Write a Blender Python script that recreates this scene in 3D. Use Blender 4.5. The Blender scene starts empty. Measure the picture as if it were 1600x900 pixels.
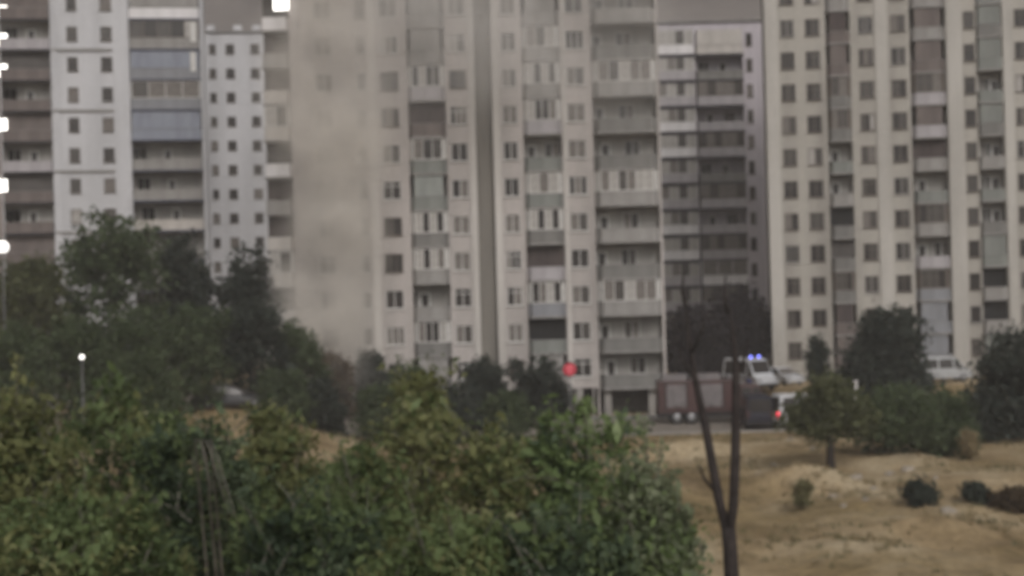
import bpy, math, random
import numpy as np
from mathutils import Vector, Matrix

# ------------------------------------------------------------------ camera, sky, sun, exposure
sc = bpy.context.scene
col = sc.collection
R = math.radians
F = 2537.0            # focal length in photograph pixels (1600 wide)
ROLL = R(1.5)
CAMZ = 10.5
cam_d = bpy.data.cameras.new('camera')
cam = bpy.data.objects.new('camera', cam_d)
col.objects.link(cam)
cam_d.sensor_width = 36.0
cam_d.lens = 36.0 * F / 1600.0
cam_d.clip_end = 3000
cam.matrix_world = Matrix.Translation((0, 0, CAMZ)) @ Matrix.Rotation(R(90), 4, 'X') @ Matrix.Rotation(-ROLL, 4, 'Z')
cam_d.dof.use_dof = True                      # a phone that has not found focus: everything is evenly soft
cam_d.dof.focus_distance = 1.5
cam_d.dof.aperture_fstop = 11.5
sc.camera = cam

world = bpy.data.worlds.new('World')
sc.world = world
world.use_nodes = True
wn, wl = world.node_tree.nodes, world.node_tree.links
wn.clear()
SUN_EL, SUN_AZ = R(34), R(166)
sky = wn.new('ShaderNodeTexSky'); sky.sky_type = 'NISHITA'; sky.sun_disc = False
sky.sun_elevation = SUN_EL; sky.sun_rotation = SUN_AZ
sky.air_density = 1.6; sky.dust_density = 6.0; sky.ozone_density = 0.6
hs = wn.new('ShaderNodeHueSaturation'); hs.inputs['Saturation'].default_value = 0.12
bg = wn.new('ShaderNodeBackground'); bg.inputs['Strength'].default_value = 0.07
wo = wn.new('ShaderNodeOutputWorld')
wl.new(sky.outputs[0], hs.inputs['Color']); wl.new(hs.outputs[0], bg.inputs['Color']); wl.new(bg.outputs[0], wo.inputs['Surface'])

sun_d = bpy.data.lights.new('sun', 'SUN'); sun_d.energy = 0.9; sun_d.angle = R(14); sun_d.color = (1.0, 0.93, 0.88)
sun = bpy.data.objects.new('sun', sun_d); col.objects.link(sun)
sd = Vector((math.sin(SUN_AZ) * math.cos(SUN_EL), math.cos(SUN_AZ) * math.cos(SUN_EL), math.sin(SUN_EL)))
sun.rotation_euler = (-sd).to_track_quat('-Z', 'Y').to_euler()
sun.location = sd * 200

sc.view_settings.view_transform = 'Standard'; sc.view_settings.look = 'None'
sc.view_settings.gamma = 1.0; sc.view_settings.use_curve_mapping = False
sc.view_settings.exposure = 0.2
sc.render.engine = 'CYCLES'
sc.cycles.max_bounces = 5; sc.cycles.diffuse_bounces = 3; sc.cycles.glossy_bounces = 2
sc.cycles.transparent_max_bounces = 6; sc.cycles.volume_bounces = 2; sc.cycles.use_adaptive_sampling = True; sc.cycles.adaptive_threshold = 0.03
sc.cycles.volume_step_rate = 1.0
sc.cycles.use_denoising = True
sc.cycles.sample_clamp_indirect = 5.0

rnd = random.Random(7)
nrg = np.random.default_rng(11)

def at(px, py, Y):
    """world (x, z) at depth Y of a photograph pixel"""
    x, y = px - 800.0, 450.0 - py
    c, s = math.cos(ROLL), math.sin(ROLL)
    return (x * c + y * s) * Y / F, CAMZ + (-x * s + y * c) * Y / F

# ------------------------------------------------------------------ materials
MATS = {}
def mat(name, c1, c2=None, rough=0.85, scale=1.5, streak=False, bump=0.0, spec=0.3, metal=0.0, fine=0.25):
    """Principled surface whose colour wanders between c1 and c2 (noise, optional vertical streaks)"""
    if name in MATS: return MATS[name]
    m = bpy.data.materials.new(name); m.use_nodes = True
    n, l = m.node_tree.nodes, m.node_tree.links
    p = n['Principled BSDF']
    p.inputs['Roughness'].default_value = rough
    p.inputs['Specular IOR Level'].default_value = spec
    p.inputs['Metallic'].default_value = metal
    if c2 is None: c2 = tuple(v * 0.78 for v in c1)
    tc = n.new('ShaderNodeTexCoord'); mp = n.new('ShaderNodeMapping')
    l.new(tc.outputs['Object'], mp.inputs['Vector'])
    if streak: mp.inputs['Scale'].default_value = (1.0, 1.0, 0.16)
    a = n.new('ShaderNodeTexNoise'); a.inputs['Scale'].default_value = scale; a.inputs['Detail'].default_value = 5
    b = n.new('ShaderNodeTexNoise'); b.inputs['Scale'].default_value = scale * 9; b.inputs['Detail'].default_value = 3
    l.new(mp.outputs[0], a.inputs['Vector']); l.new(tc.outputs['Object'], b.inputs['Vector'])
    ad = n.new('ShaderNodeMath'); ad.operation = 'MULTIPLY_ADD'
    l.new(b.outputs[0], ad.inputs[0]); ad.inputs[1].default_value = fine; l.new(a.outputs[0], ad.inputs[2])
    rp = n.new('ShaderNodeValToRGB')
    rp.color_ramp.elements[0].position = 0.42 + fine * 0.3; rp.color_ramp.elements[1].position = 0.62 + fine * 0.6
    rp.color_ramp.elements[0].color = (*c1, 1); rp.color_ramp.elements[1].color = (*c2, 1)
    l.new(ad.outputs[0], rp.inputs[0]); l.new(rp.outputs[0], p.inputs['Base Color'])
    if bump:
        bp = n.new('ShaderNodeBump'); bp.inputs['Strength'].default_value = bump; bp.inputs['Distance'].default_value = 0.05
        l.new(b.outputs[0], bp.inputs['Height']); l.new(bp.outputs[0], p.inputs['Normal'])
    MATS[name] = m
    return m

def emit(name, c, s):
    m = bpy.data.materials.new(name); m.use_nodes = True
    p = m.node_tree.nodes['Principled BSDF']
    p.inputs['Base Color'].default_value = (*c, 1); p.inputs['Emission Color'].default_value = (*c, 1)
    p.inputs['Emission Strength'].default_value = s
    MATS[name] = m
    return m

def leafmat(name, c1, c2, c3=None, patch=0.9, trans=0.35):
    """leaf: colour drifts in broad patches (highlights and dark gaps of foliage painted in) with a little scatter from leaf to leaf"""
    m = bpy.data.materials.new(name); m.use_nodes = True
    n, l = m.node_tree.nodes, m.node_tree.links
    p = n['Principled BSDF']; p.inputs['Roughness'].default_value = 0.65; p.inputs['Specular IOR Level'].default_value = 0.25
    g = n.new('ShaderNodeNewGeometry'); rp = n.new('ShaderNodeValToRGB')
    rp.color_ramp.elements[0].color = (*c1, 1); rp.color_ramp.elements[1].color = (*c2, 1)
    if c3:
        rp.color_ramp.elements[1].position = 0.72
        e = rp.color_ramp.elements.new(1.0); e.color = (*c3, 1)
    ns = n.new('ShaderNodeTexNoise'); ns.inputs['Scale'].default_value = patch; ns.inputs['Detail'].default_value = 2
    l.new(g.outputs['Position'], ns.inputs['Vector'])
    mr = n.new('ShaderNodeMapRange'); mr.inputs[1].default_value = 0.3; mr.inputs[2].default_value = 0.7; mr.inputs[3].default_value = 0.0; mr.inputs[4].default_value = 0.68
    l.new(ns.outputs[0], mr.inputs[0])
    ma = n.new('ShaderNodeMath'); ma.operation = 'MULTIPLY_ADD'; l.new(g.outputs['Random Per Island'], ma.inputs[0]); ma.inputs[1].default_value = 0.32; l.new(mr.outputs[0], ma.inputs[2])
    l.new(ma.outputs[0], rp.inputs[0]); l.new(rp.outputs[0], p.inputs['Base Color'])
    t = n.new('ShaderNodeBsdfTranslucent'); l.new(rp.outputs[0], t.inputs['Color'])
    mx = n.new('ShaderNodeMixShader'); mx.inputs[0].default_value = trans
    l.new(p.outputs[0], mx.inputs[1]); l.new(t.outputs[0], mx.inputs[2]); l.new(mx.outputs[0], n['Material Output'].inputs['Surface'])
    MATS[name] = m
    return m

mat('cream', (0.44, 0.405, 0.388), (0.31, 0.286, 0.272), streak=True, scale=0.3, bump=0.1)
mat('cream_light', (0.51, 0.485, 0.46), (0.40, 0.378, 0.355), streak=True, scale=0.6, bump=0.1)
mat('warm_cream', (0.40, 0.378, 0.343), (0.28, 0.263, 0.238), streak=True, scale=0.3, bump=0.1)
mat('warm_light', (0.455, 0.435, 0.405), (0.33, 0.313, 0.29), streak=True, scale=0.35, bump=0.1)
mat('white_wall', (0.53, 0.53, 0.55), (0.41, 0.41, 0.425), streak=True, scale=0.3, bump=0.1)
mat('brown_wall', (0.26, 0.225, 0.21), (0.19, 0.165, 0.16), streak=True, scale=0.6, bump=0.1)
mat('lilac_wall', (0.50, 0.465, 0.50), (0.40, 0.37, 0.40), streak=True, scale=0.6, bump=0.1)
mat('strip_grey', (0.20, 0.185, 0.165), (0.155, 0.145, 0.13), streak=True, scale=0.5, bump=0.1)
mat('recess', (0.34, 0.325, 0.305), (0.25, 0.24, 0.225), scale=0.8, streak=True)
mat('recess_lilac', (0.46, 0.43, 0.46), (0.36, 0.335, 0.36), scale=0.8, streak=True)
mat('recess_shade', (0.10, 0.092, 0.088), (0.07, 0.064, 0.06), scale=0.8)  # shade of open bays and the ground-floor recess put into the colour
mat('slab', (0.27, 0.26, 0.25), (0.20, 0.19, 0.185), scale=1.5)
mat('slab_dark', (0.045, 0.042, 0.05), (0.03, 0.028, 0.034), scale=1.5)
mat('slab_navy', (0.085, 0.09, 0.125), (0.06, 0.063, 0.09), scale=1.5)
mat('par_grey', (0.30, 0.29, 0.28), (0.23, 0.22, 0.21), streak=True, scale=1.0)
mat('par_dim', (0.20, 0.195, 0.185), (0.15, 0.146, 0.14), streak=True, scale=1.0)
mat('par_green', (0.225, 0.235, 0.22), (0.175, 0.183, 0.172), streak=True, scale=1.0)
mat('par_lilac', (0.40, 0.378, 0.395), (0.32, 0.302, 0.315), streak=True, scale=1.0)
mat('par_brown', (0.17, 0.145, 0.135), (0.12, 0.10, 0.095), streak=True, scale=1.0)
mat('par_cream', (0.50, 0.47, 0.44), (0.40, 0.375, 0.35), streak=True, scale=1.0)
mat('par_white', (0.72, 0.70, 0.71), (0.60, 0.585, 0.59), streak=True, scale=1.0)
mat('par_blue', (0.25, 0.255, 0.275), (0.20, 0.205, 0.22), streak=True, scale=1.0)
mat('shut_shade_brown', (0.085, 0.068, 0.065), (0.06, 0.048, 0.047), streak=True, scale=2)  # brown boarding, also painted shade in some open bays
mat('shade_black', (0.02, 0.02, 0.02), (0.012, 0.012, 0.013), scale=2)  # black shade inside open bays, put into a panel colour
mat('shut_blue', (0.26, 0.28, 0.33), (0.21, 0.225, 0.27), streak=True, scale=2)
mat('shut_green', (0.285, 0.30, 0.285), (0.23, 0.243, 0.23), streak=True, scale=2)
mat('frame_white', (0.60, 0.59, 0.57), (0.48, 0.47, 0.455), rough=0.5, scale=3)
mat('frame_brown', (0.14, 0.12, 0.105), (0.10, 0.085, 0.075), rough=0.6, scale=3)
mat('glass', (0.022, 0.019, 0.018), (0.036, 0.031, 0.029), rough=0.2, scale=1.2, spec=0.35)
mat('glass_mid', (0.07, 0.062, 0.056), (0.042, 0.037, 0.034), rough=0.25, scale=1.6, spec=0.4)
mat('curtain', (0.17, 0.152, 0.138), (0.11, 0.098, 0.09), rough=0.5, scale=2.2, spec=0.3)
mat('curtain_pale', (0.38, 0.36, 0.34), (0.28, 0.265, 0.25), rough=0.5, scale=2.2, spec=0.3)
mat('bark', (0.045, 0.036, 0.034), (0.026, 0.021, 0.02), scale=6, bump=0.6)
mat('bark_grey', (0.085, 0.078, 0.07), (0.05, 0.046, 0.042), scale=6, bump=0.6)
mat('twig', (0.16, 0.15, 0.125), (0.10, 0.09, 0.075), scale=8)
mat('asphalt', (0.26, 0.225, 0.19), (0.18, 0.16, 0.14), scale=0.7, bump=0.2)
mat('concrete', (0.28, 0.265, 0.25), (0.21, 0.20, 0.19), scale=1.2, bump=0.2)
mat('rubber', (0.02, 0.02, 0.02), rough=0.8)
mat('rim_metal', (0.30, 0.30, 0.31), rough=0.4, metal=0.6)
mat('car_white', (0.52, 0.53, 0.56), (0.45, 0.455, 0.47), rough=0.3, spec=0.5, scale=0.8)
mat('car_navy', (0.018, 0.018, 0.030), (0.013, 0.013, 0.022), rough=0.55, spec=0.25)
mat('car_grey', (0.045, 0.046, 0.05), (0.035, 0.035, 0.038), rough=0.5, spec=0.3)
mat('car_silver', (0.36, 0.37, 0.38), (0.30, 0.305, 0.31), rough=0.3, spec=0.5)
mat('engine_red', (0.055, 0.020, 0.020), (0.04, 0.016, 0.016), rough=0.4, spec=0.5, scale=1.0)
mat('shutter_metal', (0.19, 0.172, 0.175), (0.145, 0.132, 0.135), rough=0.5, scale=2, metal=0.2)
mat('chassis', (0.025, 0.023, 0.024), rough=0.7)
mat('steel', (0.16, 0.16, 0.165), (0.12, 0.12, 0.12), rough=0.5, metal=0.4)
mat('sign_back', (0.04, 0.035, 0.035))
mat('stone', (0.36, 0.32, 0.27), (0.26, 0.225, 0.185), scale=3, bump=0.5)
emit('lit_window', (1.0, 0.97, 0.92), 2.6)
emit('lamp_glow', (1.0, 0.97, 0.93), 1.5)
emit('red_lamp', (0.40, 0.025, 0.045), 0.15)
emit('red_letter', (0.6, 0.13, 0.16), 0.3)
emit('tail_red', (0.9, 0.02, 0.06), 1.6)
emit('beacon_blue', (0.22, 0.25, 1.0), 2.6)
mat('beacon_off', (0.03, 0.035, 0.12), rough=0.2, spec=0.5)
leafmat('leaf_green', (0.045, 0.07, 0.024), (0.14, 0.185, 0.075), (0.27, 0.32, 0.175))
leafmat('leaf_bright', (0.055, 0.09, 0.03), (0.17, 0.23, 0.09), (0.32, 0.37, 0.21))
leafmat('leaf_olive', (0.08, 0.09, 0.034), (0.205, 0.215, 0.09), (0.34, 0.34, 0.19))
leafmat('leaf_deep', (0.018, 0.033, 0.02), (0.075, 0.105, 0.058), (0.18, 0.22, 0.13))
leafmat('leaf_sage', (0.085, 0.108, 0.06), (0.195, 0.225, 0.135), (0.33, 0.35, 0.24))
leafmat('leaf_far', (0.040, 0.058, 0.026), (0.092, 0.120, 0.058))
leafmat('leaf_far_olive', (0.058, 0.066, 0.030), (0.118, 0.128, 0.062))
leafmat('leaf_far_dark', (0.020, 0.027, 0.022), (0.050, 0.062, 0.048))
leafmat('leaf_far_plum', (0.020, 0.016, 0.019), (0.038, 0.031, 0.035))
leafmat('leaf_rust', (0.060, 0.042, 0.026), (0.115, 0.082, 0.048))
leafmat('straw', (0.20, 0.155, 0.085), (0.36, 0.29, 0.17))
leafmat('straw_green', (0.09, 0.095, 0.045), (0.20, 0.18, 0.09))

# ------------------------------------------------------------------ mesh helpers
class MB:
    def __init__(s): s.v, s.f, s.m = [], [], []
    def quadbox(s, p, mi=0):
        o = len(s.v); s.v += [tuple(q) for q in p]
        for f in ((0,3,2,1),(4,5,6,7),(0,1,5,4),(1,2,6,5),(2,3,7,6),(3,0,4,7)):
            s.f.append(tuple(o + i for i in f)); s.m.append(mi)
    def box(s, x0, x1, y0, y1, z0, z1, mi=0):
        s.quadbox([(x0,y0,z0),(x1,y0,z0),(x1,y1,z0),(x0,y1,z0),(x0,y0,z1),(x1,y0,z1),(x1,y1,z1),(x0,y1,z1)], mi)
    def prism(s, pts, z0, z1, mi=0):
        """polygon in plan (counter-clockwise) pulled up"""
        o, n = len(s.v), len(pts)
        s.v += [(x,y,z0) for x,y in pts] + [(x,y,z1) for x,y in pts]
        s.f.append(tuple(o + i for i in reversed(range(n)))); s.m.append(mi)
        s.f.append(tuple(o + n + i for i in range(n))); s.m.append(mi)
        for i in range(n):
            j = (i + 1) % n
            s.f.append((o+i, o+j, o+n+j, o+n+i)); s.m.append(mi)
    def tube(s, path, radii, n=7, mi=0, cap=True):
        o = len(s.v); P = [Vector(p) for p in path]
        for k, p in enumerate(P):
            d = (P[min(k+1, len(P)-1)] - P[max(k-1, 0)]).normalized()
            a = d.cross(Vector((0.3, 1, 0.1))).normalized(); b = d.cross(a)
            for i in range(n):
                t = 2*math.pi*i/n
                s.v.append(tuple(p + (a*math.cos(t) + b*math.sin(t)) * radii[k]))
        for k in range(len(P)-1):
            for i in range(n):
                j = (i+1) % n
                s.f.append((o+k*n+i, o+(k+1)*n+i, o+(k+1)*n+j, o+k*n+j)); s.m.append(mi)
        if cap:
            s.f.append(tuple(o+i for i in range(n))); s.m.append(mi)
            s.f.append(tuple(o+(len(P)-1)*n+i for i in reversed(range(n)))); s.m.append(mi)
    def lathe(s, c, axis, prof, n=16, mi=0):
        """prof: (offset along axis, radius)"""
        ax = Vector(axis).normalized(); a = ax.orthogonal().normalized(); b = ax.cross(a); c = Vector(c); o = len(s.v)
        for t_, r_ in prof:
            for i in range(n):
                t = 2*math.pi*i/n
                s.v.append(tuple(c + ax*t_ + (a*math.cos(t) + b*math.sin(t))*r_))
        for k in range(len(prof)-1):
            for i in range(n):
                j = (i+1) % n
                s.f.append((o+k*n+i, o+k*n+j, o+(k+1)*n+j, o+(k+1)*n+i)); s.m.append(mi)
        s.f.append(tuple(o+i for i in reversed(range(n)))); s.m.append(mi)
        s.f.append(tuple(o+(len(prof)-1)*n+i for i in range(n))); s.m.append(mi)
    def mesh(s, name, mats, smooth=False):
        me = bpy.data.meshes.new(name); me.from_pydata(s.v, [], s.f)
        for m in (mats if isinstance(mats, (list, tuple)) else [mats]): me.materials.append(MATS[m])
        me.polygons.foreach_set('material_index', s.m)
        if smooth: me.polygons.foreach_set('use_smooth', [True]*len(s.f))
        me.update()
        return me
    def build(s, name, mats, parent=None, loc=None, smooth=False, bevel=0.0):
        return link(name, s.mesh(name, mats, smooth), parent, loc, bevel)

def link(name, me, parent=None, loc=None, bevel=0.0):
    o = bpy.data.objects.new(name, me); col.objects.link(o)
    if parent is not None: o.parent = parent
    if loc is not None: o.location = loc
    if bevel:
        b = o.modifiers.new('bevel', 'BEVEL'); b.width = bevel; b.segments = 2; b.limit_method = 'ANGLE'
    return o

def tag(o, label=None, cat=None, group=None, kind=None):
    if label: o['label'] = label
    if cat: o['category'] = cat
    if group: o['group'] = group
    if kind: o['kind'] = kind
    return o

def thing(name, label, cat, loc=(0,0,0), rz=0.0, group=None):
    o = bpy.data.objects.new(name, None); col.objects.link(o)
    o.location = loc; o.rotation_euler = (0, 0, rz)
    return tag(o, label, cat, group)

CACHE = {}
def cached(key, fn):
    if key not in CACHE: CACHE[key] = fn()
    return CACHE[key]

# ------------------------------------------------------------------ terrain
def sst(a, b, x):
    t = np.clip((x - a) / (b - a), 0, 1); return t*t*(3 - 2*t)

def height(x, y):
    x = np.asarray(x, float); y = np.asarray(y, float)
    h = 4.5 * (1 - sst(15, 46, y))                                    # the slope the viewer stands on
    h = h + 2.9 * sst(-8, -20, x) * sst(80, 108, y)                   # bank on the left
    h = h + 1.4 * sst(131, 138, y) * sst(11, 16, x)                   # access road climbing between the blocks
    rough = sst(40, 55, y) * (1 - sst(104, 110, y)) * sst(-16, -4, x)
    h = h + rough * (0.35*np.sin(x*0.33 + 1.1*np.sin(y*0.11)) * np.sin(y*0.17 + 0.7)
                     + 0.14*np.sin(x*0.9 + y*0.5) * np.sin(y*0.63 - x*0.2) + 0.06*np.sin(x*2.3 - y*0.8)*np.sin(y*1.9 + x))
    def mound(cx, cy, rx, ry, hh):
        return hh*np.exp(-((x-cx)/rx)**2 - ((y-cy)/ry)**2)
    h = h + mound(14.6, 84, 3.0, 2.2, 1.15) + mound(22.0, 92, 4.0, 3.0, 0.55) + mound(9.5, 101, 3.4, 1.8, 1.0) \
          + mound(17.0, 66, 2.6, 1.8, 0.9) + mound(24, 80, 3, 3, 0.5) + mound(6, 82, 3, 3, 0.4)
    h = h + 0.0 * x
    return h + 140 * sst(300, 620, y) + 20 * sst(300, 600, y) * np.sin(x*0.008 + 0.6)  # far hill added to cover the bright sky where smoke hangs

def make_ground():
    xs = np.concatenate([np.linspace(-900, -90, 18, endpoint=False), np.linspace(-90, -16, 38, endpoint=False),
                         np.linspace(-16, 40, 150, endpoint=False), np.linspace(40, 90, 26, endpoint=False), np.linspace(90, 900, 18)])
    ys = np.concatenate([np.linspace(-60, 40, 26, endpoint=False), np.linspace(40, 142, 190, endpoint=False),
                         np.linspace(142, 320, 30, endpoint=False), np.linspace(320, 1400, 40)])
    X, Y = np.meshgrid(xs, ys); Z = height(X, Y)
    v = np.stack([X, Y, Z], -1).reshape(-1, 3)
    nx, ny = len(xs), len(ys)
    i = (np.arange(ny-1)[:, None]*nx + np.arange(nx-1)[None, :]).reshape(-1)
    f = np.stack([i, i+1, i+nx+1, i+nx], -1)
    me = bpy.data.meshes.new('ground'); me.from_pydata(v.tolist(), [], f.tolist())
    me.polygons.foreach_set('use_smooth', [True]*len(f))
    m = bpy.data.materials.new('dry_soil'); m.use_nodes = True
    n, l = m.node_tree.nodes, m.node_tree.links
    p = n['Principled BSDF']; p.inputs['Roughness'].default_value = 0.95; p.inputs['Specular IOR Level'].default_value = 0.1
    tc = n.new('ShaderNodeTexCoord')
    def noise(s, d=5, st=(1, 1, 1)):
        mp = n.new('ShaderNodeMapping'); mp.inputs['Scale'].default_value = st; l.new(tc.outputs['Object'], mp.inputs['Vector'])
        a = n.new('ShaderNodeTexNoise'); a.inputs['Scale'].default_value = s; a.inputs['Detail'].default_value = d; a.inputs['Roughness'].default_value = 0.6
        l.new(mp.outputs[0], a.inputs['Vector']); return a.outputs[0]
    def ramp(src, stops):
        r = n.new('ShaderNodeValToRGB'); e = r.color_ramp.elements
        e[0].position, e[0].color = stops[0][0], (*stops[0][1], 1); e[1].position, e[1].color = stops[-1][0], (*stops[-1][1], 1)
        for q, c in stops[1:-1]: k = e.new(q); k.color = (*c, 1)
        l.new(src, r.inputs[0]); return r.outputs[0]
    def mix(fac, a, b, mode='MIX'):
        x = n.new('ShaderNodeMix'); x.data_type = 'RGBA'; x.blend_type = mode
        if isinstance(fac, float): x.inputs[0].default_value = fac
        else: l.new(fac, x.inputs[0])
        l.new(a, x.inputs[6]); l.new(b, x.inputs[7]); return x.outputs[2]
    soil = ramp(noise(0.16, 6, (1, 0.55, 1)), [(0.36, (0.185, 0.132, 0.07)), (0.48, (0.36, 0.268, 0.155)), (0.62, (0.50, 0.405, 0.27))])
    grass = ramp(noise(0.9, 6), [(0.35, (0.15, 0.112, 0.052)), (0.65, (0.36, 0.265, 0.13))])
    gm = ramp(noise(0.075, 4), [(0.47, (0, 0, 0)), (0.60, (0.75, 0.75, 0.75))])
    fine = ramp(noise(3.5, 8), [(0.3, (0.62, 0.62, 0.62)), (0.7, (1.1, 1.1, 1.1))])
    c = mix(gm, soil, grass)
    c = mix(1.0, c, fine, 'MULTIPLY')
    sx = n.new('ShaderNodeSeparateXYZ'); l.new(tc.outputs['Object'], sx.inputs[0])
    far = n.new('ShaderNodeMapRange'); far.inputs[1].default_value = 230; far.inputs[2].default_value = 330; l.new(sx.outputs[1], far.inputs[0])
    smoky_hill = ramp(noise(0.03, 6), [(0.35, (0.10, 0.088, 0.08)), (0.65, (0.19, 0.168, 0.155))])      # grey of the added hill, in place of smoky sky
    c = mix(far.outputs[0], c, smoky_hill)
    l.new(c, p.inputs['Base Color'])
    bp = n.new('ShaderNodeBump'); bp.inputs['Strength'].default_value = 0.7; bp.inputs['Distance'].default_value = 0.25
    l.new(noise(1.8, 8), bp.inputs['Height']); l.new(bp.outputs[0], p.inputs['Normal'])
    me.materials.append(m)
    o = link('ground', me); return tag(o, 'dry sandy ground with low mounds and straw coloured grass', kind='structure')
make_ground()

def sheet(name, x0, x1, y0, y1, lift, m, label, wob=0.0):
    """a strip that follows the ground a little above it, with a real edge"""
    xs = np.linspace(x0, x1, int((x1-x0)/0.8)+2); ys = np.linspace(y0, y1, int((y1-y0)/0.5)+2)
    mb = MB(); nx, ny = len(xs), len(ys)
    for y in ys:
        yy = y + wob*(np.sin(xs*0.37)+0.6*np.sin(xs*0.83+1)+0.3*np.sin(xs*2.1)) + wob*0.5*np.sin(xs*0.6+2)*(y-y0)/(y1-y0)
        z = height(xs, yy)
        mb.v += [(float(a), float(c), float(b)+lift) for a, b, c in zip(xs, z, yy)]
    for j in range(ny-1):
        for i in range(nx-1):
            k = j*nx+i; mb.f.append((k, k+1, k+nx+1, k+nx)); mb.m.append(0)
    o = len(mb.v)
    for y, j in ((y0, 0), (y1, ny-1)):
        b = len(mb.v); mb.v += [(v[0], v[1], v[2]-lift-0.3) for v in mb.v[j*nx:(j+1)*nx]]
        for i in range(nx-1):
            mb.f.append((j*nx+i, b+i, b+i+1, j*nx+i+1)); mb.m.append(0)
    return tag(mb.build(name, m, smooth=False), label, kind='structure')
sheet('road', -70, 90, 113.5, 126.0, 0.03, 'asphalt', 'grey asphalt street in front of the apartment blocks')
sheet('pavement', -70, 90, 126.0, 129.2, 0.15, 'concrete', 'raised concrete pavement along the apartment blocks')
sheet('kerb', -70, 90, 113.1, 113.5, 0.13, 'concrete', 'low concrete kerb at the near edge of the street')

# ------------------------------------------------------------------ apartment blocks
def window_mesh(w, h, n, fm, bar):
    def mk():
        mb = MB(); t, d = 0.07, 0.035
        mb.box(-w/2, -w/2+t, -d, d, 0, h); mb.box(w/2-t, w/2, -d, d, 0, h)
        mb.box(-w/2+t, w/2-t, -d, d, 0, t); mb.box(-w/2+t, w/2-t, -d, d, h-t, h)
        for i in range(1, n):
            x = -w/2 + w*i/n; mb.box(x-t*0.5, x+t*0.5, -d+0.004, d-0.004, t, h-t)
        if bar: mb.box(-w/2+t, w/2-t, -d+0.008, d-0.008, h*0.70, h*0.70+0.06)
        mb.box(-w/2-0.06, w/2+0.06, -0.26, -d-0.001, -0.05, 0.0)      # sill
        return mb.mesh('window', fm)
    return cached(('w', round(w, 2), round(h, 2), n, fm, bar), mk)

def pane_mesh(w, h, m):
    def mk():
        mb = MB(); mb.box(-w/2, w/2, -0.008, 0.008, 0, h); return mb.mesh('pane', m)
    return cached(('p', round(w, 2), round(h, 2), m), mk)

def add_window(parent, x, y, z, w, h, n=2, fm='frame_white', looks=None, bar=False, mid=False):
    w, h = round(w, 2), round(h, 2)
    win = link('window', window_mesh(w, h, n, fm, bar), parent, (x, y, z))
    pw = (w - 0.14) / n - 0.02
    for i in range(n):
        k = looks[i] if looks else rnd.choices(['glass', 'glass_mid', 'curtain', 'curtain_pale'], [5, 3, 2, 0.5])[0]
        link('pane', pane_mesh(pw, h - 0.15, k), win, (-w/2 + 0.07 + (w-0.14)*(i+0.5)/n, 0.0, 0.075))
    return win

def parapet_mesh(w, p, s, h, m, slabm, ov):
    def mk():
        mb = MB(); t = 0.10
        out = [(0, 0), (s, -p), (w-s, -p), (w, 0)]
        inn = [(t, 0), (s+t*0.8, -p+t), (w-s-t*0.8, -p+t), (w-t, 0)]
        for i in range(3):
            a, b, c, d = out[i], out[i+1], inn[i+1], inn[i]
            mb.quadbox([(*a, 0.0), (*b, 0.0), (*c, 0.0), (*d, 0.0), (*a, h), (*b, h), (*c, h), (*d, h)])
        return mb.mesh('balcony', m)
    return cached(('par', round(w, 2), p, s, h, m), mk)

def slab_mesh(w, p, s, m, th=0.17, ov=0.06, back=0.0):
    def mk():
        mb = MB(); mb.prism([(0-ov*0.2, back), (s-ov, -p-ov), (w-s+ov, -p-ov), (w+ov*0.2, back)], -th, -0.004); return mb.mesh('slab', m)
    return cached(('sl', round(w, 2), p, s, m, th, ov, back), mk)

def glazing_mesh(w, h, n, fm):
    def mk():
        mb = MB(); t, d = 0.07, 0.04
        mb.box(0, w, -d, d, 0, t); mb.box(0, w, -d, d, h-t, h)
        for i in range(n+1):
            x = t/2 + (w-t)*i/n; mb.box(x-t/2, x+t/2, -d+0.003, d-0.003, t, h-t)
        return mb.mesh('glazing_frame', fm)
    return cached(('gl', round(w, 2), round(h, 2), n, fm), mk)

def panel_mesh(w, h, m, ribs):
    """blind or boarded panel of shallow upright boards, also set dark in open bays as painted shade"""
    def mk():
        mb = MB(); n = max(2, int(w/0.42))
        mb.box(0, w, 0.0, 0.04, 0, h)
        for i in range(n):
            mb.box(w*i/n+0.015, w*(i+1)/n-0.015, -0.025, -0.001, 0.03, h-0.03)
        return mb.mesh('screen_or_shade', m)
    return cached(('pn', round(w, 2), round(h, 2), m), mk)

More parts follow.
